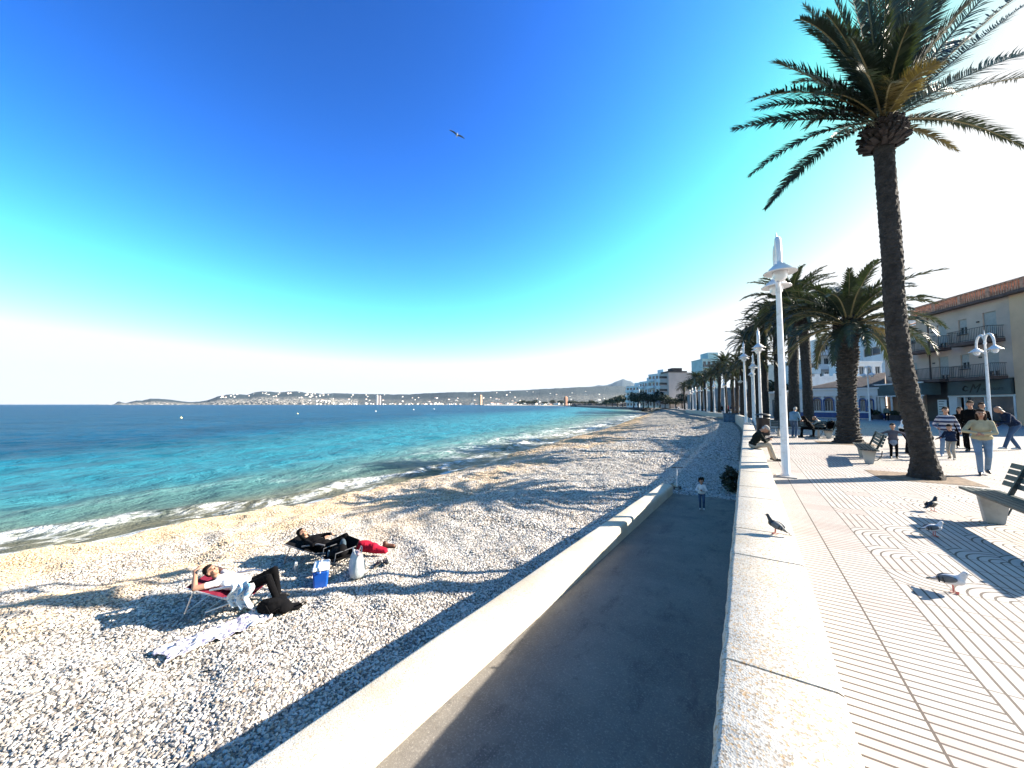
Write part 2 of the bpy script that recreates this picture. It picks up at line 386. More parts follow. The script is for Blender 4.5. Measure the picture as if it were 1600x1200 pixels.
o = grid_mesh('sea', X, Y, Z, sea_material(), {'d': D / (1 + np.clip(Y, 0, 120) * .012), 'foam': np.clip(foam, 0, 2), 'far': far}); tag(o, kind='structure')

# ------------------------------------------------------------------ seabed and inland ground
far_coast = [(-62, 300), (-100, 345), (-160, 450), (-243, 600), (-330, 800)]
m = MB(); m.add([(-60000, -60000, -9), (60000, -60000, -9), (60000, 60000, -9), (-60000, 60000, -9)], [(0, 1, 2, 3)])
tag(m.build('seabed', mat('seabed', (.16, .15, .12), bump=0)), kind='structure')
M_LAND = mat('inland_ground', (.23, .215, .2), .9, .2, .05, .2, .02, 3)
m = MB(); pts = [(float(wallx(y)) + .3, float(y)) for y in WY] + far_coast + [(-300, 1500), (200, 5000), (3000, 9000), (40000, 30000), (40000, -20000), (0, -20000)]
m.add([(x, y, -.03) for x, y in pts] + [(x, y, -3.5) for x, y in pts], [tuple(reversed(range(len(pts))))] + [(i, i + 1, i + 1 + len(pts), i + len(pts)) for i in range(len(pts) - 1)])
tag(m.build('inland_ground', M_LAND), kind='structure')

# ------------------------------------------------------------------ promenade paving
def paving_material():
    s = NT('promenade_tiles'); q = s.xyz(s.pos()); x, y = q[0], q[1]
    S = .4
    ux = s.m('DIVIDE', s.m('SUBTRACT', x, -.01), S); uy = s.m('DIVIDE', s.m('ADD', y, .07), S)
    fx, fy = s.m('FRACT', ux), s.m('FRACT', uy)
    ix, iy = s.m('FLOOR', ux), s.m('FLOOR', uy)
    wnn = s.t.nodes.new('ShaderNodeTexWhiteNoise'); wnn.noise_dimensions = '2D'
    cb = s.t.nodes.new('ShaderNodeCombineXYZ'); s.t.links.new(ix, cb.inputs[0]); s.t.links.new(iy, cb.inputs[1]); s.t.links.new(cb.outputs[0], wnn.inputs['Vector'])
    hsh = wnn.outputs['Value']; hc = s.xyz(wnn.outputs['Color'])
    def line(v, w):  # distance to the nearest integer below w
        f = s.m('FRACT', v); return s.m('LESS_THAN', s.m('MINIMUM', f, s.m('SUBTRACT', 1.0, f)), w)
    edge = s.m('MINIMUM', s.m('MINIMUM', fx, s.m('SUBTRACT', 1.0, fx)), s.m('MINIMUM', fy, s.m('SUBTRACT', 1.0, fy)))
    joint = s.m('LESS_THAN', edge, .018)
    jx = s.m('LESS_THAN', s.m('MINIMUM', fx, s.m('SUBTRACT', 1.0, fx)), .018)
    cross = line(s.m('DIVIDE', y, .0752), .10)                    # grooves across the two tiles beside the wall
    flipx = s.m('GREATER_THAN', hc[0], .5); flipy = s.m('GREATER_THAN', hc[1], .5)
    a = s.m('ABSOLUTE', s.m('SUBTRACT', fx, flipx)); b = s.m('ABSOLUTE', s.m('SUBTRACT', fy, flipy))
    r = s.m('MULTIPLY', s.m('SQRT', s.m('ADD', s.m('MULTIPLY', a, a), s.m('MULTIPLY', b, b))), 5.0)
    arc = line(r, .11); vert = line(s.m('MULTIPLY', fx, 5.0), .10)
    isarc = s.m('GREATER_THAN', hsh, .56)
    curvy = s.m('ADD', s.m('MULTIPLY', arc, isarc), s.m('MULTIPLY', vert, s.m('SUBTRACT', 1.0, isarc)))
    near = s.m('LESS_THAN', x, 1.19)
    g = s.m('ADD', s.m('MULTIPLY', near, s.m('MAXIMUM', cross, jx)), s.m('MULTIPLY', s.m('SUBTRACT', 1.0, near), s.m('MAXIMUM', curvy, s.m('MULTIPLY', joint, .7))))
    tiled = s.m('LESS_THAN', x, 9.59); g = s.m('MULTIPLY', g, tiled)
    plain = s.m('SUBTRACT', 1.0, tiled); g = s.m('ADD', g, s.m('MULTIPLY', plain, joint))
    n1 = s.noise(.8, 5, .65, s.pos()); n2 = s.noise(14, 4, .7, s.pos())
    c = s.mix(s.ramp(n1, .3, .7), (.41, .385, .36), (.36, .33, .305))
    c = s.mix(s.m('MULTIPLY', s.ramp(n2, .45, .8), .35), c, (.27, .21, .17))
    c = s.mix(s.m('MULTIPLY', s.m('GREATER_THAN', hc[2], .8), .3), c, (.33, .24, .215))
    c = s.mix(s.m('MULTIPLY', plain, .8), c, (.25, .26, .28))
    c = s.mix(s.m('MULTIPLY', g, .95), c, (.045, .03, .023))
    st = s.ramp(s.noise(1.9, 5, .7, s.pos()), .60, .74); c = s.mix(s.m('MULTIPLY', st, .35), c, (.22, .16, .12))
    h = s.m('SUBTRACT', s.m('MULTIPLY', n2, .25), g)
    return s.done(c, .7, s.bump(h, .6, .004))
ys = np.concatenate([np.linspace(-40, 44, 22), np.array(WY[2:-1], float), [300.]]); xs = np.linspace(0, 1, 24)
Yg, Ug = np.meshgrid(ys, xs, indexing='ij'); Xg = wallx(Yg) + .3 + Ug * 34
tag(grid_mesh('promenade', Xg, Yg, np.zeros_like(Xg) + .0, paving_material(), smooth=False), kind='structure')

# ------------------------------------------------------------------ the ramp down to the beach
def ramp_material():
    s = NT('ramp_concrete'); p = s.pos()
    c = s.mix(s.ramp(s.noise(.8, 6, .7, p), .3, .7), (.17, .155, .135), (.105, .098, .09))
    sp = s.scale(p, (1, .35, 1))
    c = s.mix(s.m('MULTIPLY', s.ramp(s.noise(2.6, 5, .75, sp), .50, .68), .6), c, (.045, .043, .046))
    c = s.mix(s.m('MULTIPLY', s.ramp(s.noise(60, 3, .7, p), .5, .7), .35), c, (.40, .37, .33))
    c = s.mix(s.m('MULTIPLY', s.ramp(s.noise(5, 4, .7, p), .62, .72), .5), c, (.10, .085, .07))
    h = s.m('ADD', s.noise(120, 3, .7, p), s.m('MULTIPLY', s.noise(4, 4, .6, p), 1.5))
    return s.done(c, .85, s.bump(h, .5, .006))
def ramp_z(y): return -.69 - .0495 * y
yv = np.linspace(-9, 14.5, 60); xv = np.linspace(-2.3, -.12, 12); Yg, Xg = np.meshgrid(yv, xv, indexing='ij')
tag(grid_mesh('ramp', Xg, Yg, ramp_z(Yg) + .008 * vnoise(Xg, Yg, 1.3, 50), ramp_material()), kind='structure')

def plaster_aggregate(name, gold=.5, base=((.49, .47, .43), (.45, .42, .365)), vs=95, th=.80):
    s = NT(name); p = s.pos()
    c = s.mix(s.ramp(s.noise(1.3, 5, .65, p), .35, .65), *base)
    v = s.vor(vs, p, out='Color'); vc = s.xyz(v)
    c = s.mix(s.m('MULTIPLY', s.m('GREATER_THAN', vc[0], th), .75), c, (.24, .185, .13))
    c = s.mix(s.m('MULTIPLY', s.m('GREATER_THAN', vc[1], .90), .7), c, (.45, .28, .12))
    c = s.mix(s.m('MULTIPLY', s.ramp(s.noise(2.2, 5, .75, p), .55, .75), gold), c, (.46, .35, .2))
    c = s.mix(s.m('MULTIPLY', s.ramp(s.noise(28, 4, .8, p), .62, .7), .5), c, (.14, .11, .09))
    h = s.m('ADD', s.m('MULTIPLY', s.vor(95, p), .8), s.noise(30, 4, .7, p))
    return s.done(c, .8, s.bump(h, .45, .004))
M_AGG = plaster_aggregate('exposed_aggregate', .28)
# promenade seawall: cast blocks with open joints and a chipped sea-side edge
EX = [(-8, .35), (1.9, .35), (2.6, .37), (3.9, .40), (5.4, .41), (40, .41)]
def redge(y): return float(np.interp(y, [e[0] for e in EX], [e[1] for e in EX])) + (float(wallx(y)) + .15)
m = MB(); y = -6.1; k = 0
while y < 113:
    L = .85 if y < 44 else 2.55; y0, y1 = y + .006, y + L - .006
    nseg = 28 if y < 7 else 6 if y < 44 else 1
    rows = []
    for i in range(nseg + 1):
        yy_ = y0 + (y1 - y0) * i / nseg; lx = float(wallx(yy_)); rx = redge(yy_); amp = .009 if y < 12 else .003
        j = amp * (noise.noise(Vector((yy_ * 9, 1.3, 0))) + .6 * noise.noise(Vector((yy_ * 31, 7.3, 0)))); dz = .004 * math.sin(k * 2.1)
        rows.append([(lx + j - .012, yy_, -1.6), (lx + j - .012, yy_, .28 + j), (lx + j * 1.6 + .004, yy_, .335 + j * .4 + dz), (lx + .03, yy_, .35 + dz), (rx - .03, yy_, .35 + dz), (rx - .006, yy_, .34 + dz), (rx, yy_, .315), (rx, yy_, -.05)])
    for i in range(nseg):
        a, b = rows[i], rows[i + 1]; n = len(a)
        m.add(a + b, [(q, q + 1, n + q + 1, n + q) for q in range(n - 1)], 0, True)
    n = 8; m.add(rows[0], [tuple(range(n))], 0); m.add(rows[-1], [tuple(reversed(range(n)))], 0)
    m.box((float(wallx(y)) + .02, y - .007, -1.5), (redge(y) - .02, y + .007, .325), 1)
    y += L; k += 1
tag(m.build('seawall', [M_AGG, mat('joint_mortar', (.12, .09, .06), bump=0)]), 'low pale aggregate seawall with block joints between ramp and promenade', 'wall')
# low smooth parapet along the ramp, rounded top
M_PLA = plaster_aggregate('white_plaster', .35, ((.50, .48, .43), (.44, .40, .32)), 160, .93)
m = MB(); ysr = list(np.linspace(-9, 7.3, 40)) + list(np.linspace(7.5, 14.2, 30)); rows = []
for yv_ in ysr:
    zt = ramp_z(yv_) + .30; zb = -2.2; w = .008 * math.sin(yv_ * 1.7) + .006 * noise.noise(Vector((yv_ * 2.2, 0, 5))); zt += .010 * noise.noise(Vector((yv_ * 1.6, 3, 0)))
    rows.append([(-2.63 + w, yv_, zb), (-2.63 + w, yv_, zt - .03), (-2.615 + w, yv_, zt - .008), (-2.59, yv_, zt), (-2.31, yv_, zt), (-2.27, yv_, zt - .012), (-2.252, yv_, zt - .04), (-2.245, yv_, zt - .1), (-2.235, yv_, zb)])
for a, b in zip(rows[:-1], rows[1:]):
    m.add(a + b, [(q, q + 1, 9 + q + 1, 9 + q) for q in range(8)], 0, True)
m.add(rows[0], [tuple(range(9))], 0); m.add(rows[-1], [tuple(reversed(range(9)))], 0)
tag(m.build('ramp_wall', M_PLA), 'long low white plastered wall sloping down beside the ramp to the pebbles', 'wall')

# ------------------------------------------------------------------ far coast: headland, hillside, mountains
def hill_material():
    s = NT('far_hills'); p = s.pos(); hgt = s.attr('hh')
    n = s.noise(.012, 6, .65, p); n2 = s.noise(.05, 4, .7, p)
    c = s.mix(s.ramp(n, .35, .65), (.006, .020, .032), (.020, .038, .046))
    cl = s.m('MULTIPLY', s.ramp(n2, .49, .60), s.ramp(hgt, .25, .6, 1, 0))
    cl = s.m('MULTIPLY', cl, s.attr('cliff'))
    c = s.mix(cl, c, (.66, .59, .50))
    c = s.mix(s.m('MULTIPLY', s.ramp(s.noise(.09, 3, .8, p), .6, .7), .5), c, (.40, .37, .33))
    return s.done(c, .95, s.bump(n2, 1.0, 25))
RIDGE = [(150, 633), (176, 633), (180, 630.5), (185, 627), (190, 629), (197, 630), (204, 628), (213, 625.5), (222, 626), (234, 623), (248, 622.8), (262, 624), (280, 626.5), (300, 628.6), (313, 627.5), (325, 625), (340, 619.5), (352, 616.5), (370, 616), (386, 617), (398, 612.8), (410, 611.2), (425, 612), (436, 613.2), (450, 612), (464, 611.4), (480, 614), (500, 615), (530, 614.5), (560, 615.5), (600, 616), (640, 616), (665, 614.5), (700, 613), (740, 612.5), (780, 611), (820, 609.5), (850, 607.5), (880, 606), (905, 604.5), (930, 604), (950, 603), (1020, 604), (1100, 606), (1300, 612), (1560, 620)]
SHD = [(150, 5600), (300, 5200), (330, 4700), (560, 4000), (700, 3000), (800, 1900), (860, 1250), (900, 800), (950, 520), (1000, 400), (1300, 500)]
pxs = np.linspace(150, 1560, 740); tt = np.concatenate([np.linspace(0, 1, 46), np.linspace(1.05, 1.6, 8)])
rows = []; hh = []; cf = []
for px in pxs:
    d = ray(px, 632); dz = d / np.linalg.norm(d); cz = float(dz @ _f)
    R0 = np.interp(px, *zip(*SHD)); R1 = R0 * 1.25 + (700 if px > 320 else 150) + np.clip((px - 700) * 14, 0, 4500)
    ry = np.interp(px, *zip(*RIDGE)); H = CAM[2] + (632 - ry) * R1 * cz / F
    H += R1 * cz / F * .55 * (noise.noise(Vector((px * .11, 3, 0))) + .6 * noise.noise(Vector((px * .35, 5, 0))))
    r = []; h_ = []
    for t in tt:
        Rr = R0 + (R1 - R0) * t
        prof = (min(1, t) ** .62 if px < 520 else min(1, t) ** (1.25 + np.clip((px - 520) / 300, 0, 1.4))) if t <= 1 else 1 - (t - 1) * .9
        z = -4 + (H + 4) * prof; z += 9 * noise.noise(Vector((dz[0] * Rr * .006, dz[1] * Rr * .006, 1))) * min(1, t * 5) * (1 - .5 * (abs(t - 1) < .05))
        if t < .03: z = -4 if t == 0 else 1
        r.append((dz[0] * Rr, dz[1] * Rr, z)); h_.append(min(1, max(0, z / max(H, 30))))
    rows.append(r); hh.append(h_); cf.append([1.0 if px < 560 else .35] * len(tt))
Rr = np.array(rows)
o = grid_mesh('far_hills', Rr[:, :, 0], Rr[:, :, 1], Rr[:, :, 2], hill_material(), {'hh': np.array(hh), 'cliff': np.array(cf)}); tag(o, kind='structure')
HILL = Rr
# blue peak behind the town
m = []; 
pk = [(900, 607), (930, 603), (950, 601), (958, 598), (966, 594.5), (974, 592.6), (981, 594.5), (990, 598), (1000, 602), (1030, 606), (1080, 610)]
px2 = np.linspace(900, 1080, 90); rows = []
for px in px2:
    d = ray(px, 632); dz = d / np.linalg.norm(d); cz = float(dz @ _f); H = (632 - np.interp(px, *zip(*pk))) * 11500 * cz / F
    rows.append([(dz[0] * (11500 + q), dz[1] * (11500 + q), max(-3, H * (1 - abs(q) / 2600) + 60 * noise.noise(Vector((px * .1, q * .002, 0))) * (abs(q) < 2500))) for q in np.linspace(-2600, 2600, 17)])
Rr = np.array(rows); hhp = np.ones(Rr.shape[:2])
tag(grid_mesh('mountain', Rr[:, :, 0], Rr[:, :, 1], Rr[:, :, 2], bpy.data.materials['far_hills'], {'hh': hhp, 'cliff': hhp * 0}), kind='structure')

# ------------------------------------------------------------------ lamp posts
M_LW = mat('white_enamel', (.76, .76, .77), .35, .05, 3, .1, .002, 30, dirt=(.45, .42, .38), dsc=4)
M_GLS = NT('lamp_glass'); M_GLS = M_GLS.done((.85, .87, .88), .15, None, 0, .8)
M_GLS.node_tree.nodes['Principled BSDF'].inputs['Transmission Weight'].default_value = .35
M_CON = mat('concrete', (.36, .34, .32), .85, .2, 3, .5, .005, 40)
def make_lamp(label, loc, group, arm=.62):
    t = thing('street_lamp', label, 'street lamp', loc, 0, group)
    m = MB(); m.lathe([(.115, 0), (.115, .05), (.085, .1), (.078, .9), (.07, 2.5), (.055, 4.6), (.05, 5.15), (.075, 5.18), (.075, 5.24), (.04, 5.3), (.045, 5.5), (.06, 5.56), (.04, 5.66), (.012, 5.95), (0, 6.0)], n=16)
    m.build('pole', M_LW, t)
    m = MB(); m.box((-.2, -.2, 0), (.2, .2, .03)); bevel(m.build('base_plate', M_CON, t), .006)
    for sgn in (-1, 1):
        m = MB(); pts = []
        for k in range(15):
            a = math.pi * k / 14; pts.append((0, sgn * (arm / 2 - arm / 2 * math.cos(a)), 5.2 + .60 * math.sin(a) ** .8 - .18 * k / 14))
        m.tube(pts, [.05 + .012 * math.sin(math.pi * k / 14) for k in range(15)], 10)
        m.tube([(0, sgn * .03, 4.6), (0, sgn * arm * .95, 4.96)], .013, 6)
        m.build('arm', M_LW, t)
        y = sgn * arm
        m = MB(); m.lathe([(.0, 5.05), (.05, 5.05), (.06, 5.0), (.11, 4.99), (.12, 4.95), (.16, 4.94), (.175, 4.9), (.215, 4.89), (.23, 4.845), (.33, 4.80), (.335, 4.785), (.32, 4.78), (.17, 4.81), (.15, 4.815)], (0, y, 0), 24)
        h = m.build('lamp_shade', M_LW, t)
        m = MB(); m.lathe([(.15, 4.81), (.155, 4.74), (.135, 4.66), (.09, 4.60), (.03, 4.575), (0, 4.572)], (0, y, 0), 18); m.build('globe', M_GLS, h)
    return t
lamps = [(1228, 113), (1190, 49.5), (1180, 33), (1177, 26.5), (1159, 20), (1133, 17), (1117, 15.7), (1105, 14), (1095, 12), (1088, 11.7), (1083, 10.9), (1079, 9.8)]
lamp0 = None; LG = 'white lamp posts along the seawall'
for i, (px, d) in enumerate(lamps):
    p = P(px, 632 + d, 0); lab = 'white twin-arm lamp post rising from the promenade, %s of the row along the seawall' % ORD[i]
    if i == 0: lab = 'tall white twin-arm lamp post at front, standing beside the low seawall'
    if lamp0 is None: lamp0 = make_lamp(lab, p, LG)
    else: copy_thing(lamp0, p, 0, lab, LG)
copy_thing(lamp0, P(1166, 667, 0), 0, 'slim white lamp pole with a capped top among the seawall row, by the distant crowd', LG, 1.12)
copy_thing(lamp0, P(1549, 680, 0), .2, 'white double-hook street lamp in front of the beige apartment building', 'white lamp posts on the inland side')
copy_thing(lamp0, P(1359.5, 658, 0), .3, 'white double-hook street lamp in front of the white restaurant, left of the leaning palm', 'white lamp posts on the inland side')

# ------------------------------------------------------------------ palms
def leaf_material(name, col, back):
    s = NT(name); p = s.pos(); c = s.mix(s.ramp(s.noise(1.7, 3, .6, p), .3, .7), tuple(v * .6 for v in col), tuple(v * 1.5 for v in col))
    s.t.links.new(c, s.b.inputs['Base Color']); s.b.inputs['Roughness'].default_value = .45
    tr = s.n('ShaderNodeBsdfTranslucent'); s.set(tr, 'Color', (*back, 1)); mx = s.n('ShaderNodeMixShader'); mx.inputs[0].default_value = .16
    s.t.links.new(s.b.outputs[0], mx.inputs[1]); s.t.links.new(tr.outputs[0], mx.inputs[2]); s.t.links.new(mx.outputs[0], s.out.inputs[0])
    return s.mat
M_FROND = leaf_material('palm_leaf', (.022, .036, .024), (.04, .06, .015))
M_FROND2 = leaf_material('dry_palm_leaf', (.15, .12, .045), (.16, .13, .03))
M_RACH = mat('frond_stem', (.20, .17, .08), .6, .2, 5, 0)
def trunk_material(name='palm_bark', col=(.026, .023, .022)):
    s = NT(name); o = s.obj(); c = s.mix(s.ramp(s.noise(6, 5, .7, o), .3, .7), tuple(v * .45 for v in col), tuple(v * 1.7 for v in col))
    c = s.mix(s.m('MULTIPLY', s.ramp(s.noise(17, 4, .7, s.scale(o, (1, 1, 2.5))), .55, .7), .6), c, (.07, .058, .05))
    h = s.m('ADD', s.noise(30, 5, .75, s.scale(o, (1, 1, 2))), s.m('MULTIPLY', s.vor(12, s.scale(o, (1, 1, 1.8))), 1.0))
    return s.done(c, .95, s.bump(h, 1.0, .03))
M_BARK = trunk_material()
def frond_geo(V, Fc, MI, pts, Lmax, n, up, rr, width=.022, mi=0, vee=.35, base=.12):
    """one feather leaf along pts: stem + leaflets on both sides"""
    pts = np.array(pts, float); k = len(pts)
    seg = np.linalg.norm(np.diff(pts, axis=0), axis=1); cum = np.concatenate([[0], np.cumsum(seg)]); tot = cum[-1]
    def at(t):
        s_ = t * tot; return np.array([np.interp(s_, cum, pts[:, i]) for i in range(3)])
    # stem as triangular bar
    o = len(V)
    for i, p in enumerate(pts):
        t = pts[min(i + 1, k - 1)] - pts[max(i - 1, 0)]; t /= np.linalg.norm(t); s_ = np.cross(t, up); s_ /= np.linalg.norm(s_) + 1e-9; u = np.cross(s_, t)
        w = .030 * (1 - i / (k - 1)) ** .8 + .005
        if i == 0: w = .055
        V += [tuple(p + s_ * w), tuple(p - s_ * w), tuple(p - u * w * .8)]
    for i in range(k - 1):
        for a, b in ((0, 1), (1, 2), (2, 0)):
            Fc.append((o + i * 3 + a, o + i * 3 + b, o + i * 3 + 3 + b, o + i * 3 + 3 + a)); MI.append(2)
    for i in range(n):
        t = base + (1 - base) * (i + .5) / n
        p = at(t); q = at(min(1, t + .02)) - at(max(0, t - .02)); q /= np.linalg.norm(q)
        s_ = np.cross(q, up); s_ /= np.linalg.norm(s_) + 1e-9; u = np.cross(s_, q)
        L = Lmax * (min(1, .45 + (t - base) * 3.2)) * (1 - max(0, (t - .55) / .45) ** 1.6 * .72)
        fw = .55 + .55 * t
        for sg in (-1, 1):
            l = L * rr.uniform(.72, 1.12); d = s_ * sg * math.cos(fw * .9) + q * math.sin(fw * .9) + u * (vee + rr.uniform(-.34, .22)); d /= np.linalg.norm(d)
            w = q * width * rr.uniform(.7, 1.2); mid = p + d * l * .5; tip = p + d * l + np.array([0, 0, -.16 * l]) + q * .04
            o = len(V); V += [tuple(p - w * .5), tuple(p + w * .5), tuple(mid + w * .75), tuple(mid - w * .75), tuple(tip)]
            Fc += [(o, o + 1, o + 2, o + 3), (o + 3, o + 2, o + 4)]; MI += [mi, mi]
def mesh_obj(name, V, Fc, MI, mats, parent=None, smooth=False):
    me = bpy.data.meshes.new(name); me.from_pydata(V, [], Fc)
    for m_ in mats: me.materials.append(m_)
    me.polygons.foreach_set('material_index', MI)
    if smooth: me.polygons.foreach_set('use_smooth', [True] * len(Fc))
    me.update(); o = bpy.data.objects.new(name, me); return link(o, parent)
def trunk_geo(path, radii, seed=0, scar=.10, n=28, step=.045, flare=0):
    """palm trunk with stacked leaf-base scars; path/radii lists"""
    path = np.array(path, float); cum = np.concatenate([[0], np.cumsum(np.linalg.norm(np.diff(path, axis=0), axis=1))]); tot = cum[-1]
    k = int(tot / step) + 2; V = []; Fc = []
    for i in range(k):
        s_ = tot * i / (k - 1); c = np.array([np.interp(s_, cum, path[:, j]) for j in range(3)]); r = np.interp(s_, cum, radii)
        for j in range(n):
            a = 2 * math.pi * j / n
            row = s_ / .115; ph = (a / (2 * math.pi) * 9 + .5 * (int(row) % 2)) % 1.0; fr = row % 1.0
            bump_ = (1 - abs(2 * ph - 1)) * (fr ** .8) if fr < .85 else (1 - abs(2 * ph - 1)) * (1 - fr) / .15
            rr = r * (1 + scar * (bump_ - .35) + .05 * noise.noise(Vector((c[2] * 2.3 + seed, math.cos(a) * 2, math.sin(a) * 2))) + scar * .5 * noise.noise(Vector((c[2] * 14 + seed, math.cos(a) * 7, math.sin(a) * 7))))
            if flare and s_ < .5: rr *= 1 + flare * (1 - s_ / .5) ** 2 * (1 + .35 * noise.noise(Vector((math.cos(a) * 3, math.sin(a) * 3, seed))))
            V.append((c[0] + math.cos(a) * rr, c[1] + math.sin(a) * rr, c[2]))
    for i in range(k - 1):
        for j in range(n): Fc.append((i * n + j, i * n + (j + 1) % n, (i + 1) * n + (j + 1) % n, (i + 1) * n + j))
    return V, Fc
def boots(V, Fc, MI, c, r, h, n, rr, mi=0, ln=.22, w=.07):
    for i in range(n):
        a = rr.uniform(0, 6.283); z = rr.uniform(0, 1); rad = r * (.75 + .35 * math.sin(z * math.pi * .9 + .3))
        p = np.array([c[0] + math.cos(a) * rad * .8, c[1] + math.sin(a) * rad * .8, c[2] + (z - .5) * h])
        d = np.array([math.cos(a), math.sin(a), rr.uniform(.1, 1.1)]); d /= np.linalg.norm(d); s_ = np.array([-math.sin(a), math.cos(a), 0]); u = np.cross(d, s_)
        l = ln * rr.uniform(.6, 1.3); ww = w * rr.uniform(.7, 1.3); o = len(V)
        V += [tuple(p - s_ * ww - u * .02), tuple(p + s_ * ww - u * .02), tuple(p + s_ * ww * .7 + u * .05), tuple(p - s_ * ww * .7 + u * .05)]
        q = p + d * l; V += [tuple(q - s_ * ww * .5), tuple(q + s_ * ww * .5), tuple(q + s_ * ww * .4 + u * .035), tuple(q - s_ * ww * .4 + u * .035)]
        for f in ((0, 1, 5, 4), (1, 2, 6, 5), (2, 3, 7, 6), (3, 0, 4, 7), (4, 5, 6, 7)): Fc.append(tuple(o + x for x in f)); MI.append(mi)
def bez(a, b, c, n=14):
    a, b, c = map(np.array, (a, b, c)); return [a * (1 - t) ** 2 + 2 * b * t * (1 - t) + c * t * t for t in np.linspace(0, 1, n)]

# the big leaning palm by the wall
Z1 = depth(P(1447, 747, 0))
t1 = thing('palm_tree', 'tall leaning palm with its crown filling the top right, rooted in a soil patch', 'palm tree', P(1447, 747, 0)); base = np.array(P(1447, 747, 0))
prof = [(748, 1447, .29), (735, 1446, .255), (715, 1443, .225), (690, 1438, .22), (650, 1428, .21), (600, 1414, .205), (550, 1405, .20), (500, 1400, .195), (450, 1396, .19), (400, 1394, .19), (350, 1390, .188), (300, 1386, .185), (250, 1382, .18), (215, 1380, .20)]
path = [PZ(x, y, Z1) - base for y, x, r in prof]
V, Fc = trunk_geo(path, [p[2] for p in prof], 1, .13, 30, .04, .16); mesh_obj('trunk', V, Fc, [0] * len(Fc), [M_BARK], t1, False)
cc = path[-1]; rr = random.Random(4)
V, Fc, MI = [], [], []; boots(V, Fc, MI, cc + np.array([0, 0, -.02]), .29, .52, 420, rr, 0, .20, .055)
mesh_obj('leaf_bases', V, Fc, MI, [mat('leaf_base', (.03, .024, .023), .9, .5, 5, .6, .02, 20)], t1)
V, Fc, MI = [], [], []
Sp = cc + np.array([0, 0, .25])
def fr(x, y, dz, lift, Lmax=.5, n=125, mi=0, x0=1380, y0=192, vee=.3):
    a = PZ(x0, y0, Z1) - base; b = PZ(x, y, Z1 + dz) - base; mid = (a + b) / 2 + np.array([0, 0, lift])
    frond_geo(V, Fc, MI, bez(a, mid, b, 16), Lmax, n, np.array([0., 0., .8]) - _f * rr.uniform(.1, 1.3), rr, .031, mi, vee)
for a in [(1145, 203, -.1, .35), (1189, 192, .5, .45), (1174, 158, -.5, .9, .52, 95), (1180, 172, -.2, .6, .5), (1208, 97, .2, .35), (1250, 30, -.7, 1.0, .5), (1262, 50, .3, .7, .5), (1170, 276, .3, .75, .3), (1195, 327, -.2, .85, .28),
          (1255, 8, .8, .6), (1290, -30, -.4, .4, .45), (1318, -60, .6, .3, .45), (1345, -85, -.5, .2), (1372, -90, .5, .2), (1400, -95, -.3, .25), (1430, -80, .4, .3), (1455, -60, -.5, .3), (1480, -40, .3, .35),
          (1580, -50, .4, .3, .45, 90), (1640, -45, -.3, .35, .45, 90), (1600, 8, .2, .15, .4, 90), (1650, 70, -.3, .45, .48, 90), (1660, 118, .3, .6, .45, 90), (1606, 234, 0, .75, .36), (1560, 215, .8, .5, .34), (1300, 215, -.9, .3, .3, 60), (1330, 60, -1.6, .5, .45), (1420, 40, -1.5, .6, .45), (1385, -20, -1.2, .5, .45), (1350, -10, 1.6, .6), (1440, 0, 1.7, .5), (1300, 60, 1.5, .7), (1240, 130, 1.4, .8), (1520, 60, 1.6, .8), (1500, 150, 1.9, .8), (1260, 200, 1.8, .8), (1310, 110, 2.3, .9), (1440, 120, 2.4, .9), (1530, -10, -1.0, .5), (1290, 20, -1.0, .6, .45), (1500, -70, 0, .4), (1340, 110, -2.0, .8, .4, 70), (1270, 150, -1.3, .6, .4)]: fr(*a)
fr(1497, 236, -.3, .25, .22, 55, 1); fr(1470, 98, -1.6, .55, .40, 75, 1); fr(1400, 130, -1.8, .7, .4, 60, 1)
mesh_obj('crown', V, Fc, MI, [M_FROND, M_FROND2, M_RACH], t1)

def generic_crown(seed, L=3.0, nf=46, n=44, drop=1.0, wind=(-.25, 0)):
    rr = random.Random(seed); V, Fc, MI = [], [], []
    for i in range(nf):
        a = i * 2.39996 + rr.uniform(-.2, .2); e = 1.45 - 1.55 * (i / nf) ** 1.1 + rr.uniform(-.12, .12); l = L * rr.uniform(.85, 1.12) * (.8 + .2 * min(1, i / 12))
        p = np.array([math.cos(a) * .12, math.sin(a) * .12, .1]); pts = [p]; el = e; k = 10
        for j in range(k):
            el -= (drop * .062 + .03 * math.cos(e)) * (1 + j * .12)
            hd = np.array([math.cos(a) + wind[0] * j / k, math.sin(a) + wind[1] * j / k]); hd /= np.linalg.norm(hd)
            p = p + np.array([hd[0] * math.cos(el), hd[1] * math.cos(el), math.sin(el)]) * l / k; pts.append(p)
        frond_geo(V, Fc, MI, pts, .42, n, np.array([0., 0., 1.]), rr, .052, 1 if (i > nf - 2) else 0, .3, .15)
    me = bpy.data.meshes.new('crown'); me.from_pydata(V, [], Fc)
    for m_ in (M_FROND, M_FROND2, M_RACH): me.materials.append(m_)
    me.polygons.foreach_set('material_index', MI); me.update(); return me
CR = [generic_crown(11, 3.0, 54, 54), generic_crown(12, 2.9, 50, 52, 1.15), generic_crown(13, 3.1, 58, 54, .9, (-.4, -.1))]
PG = 'palms lining the promenade'
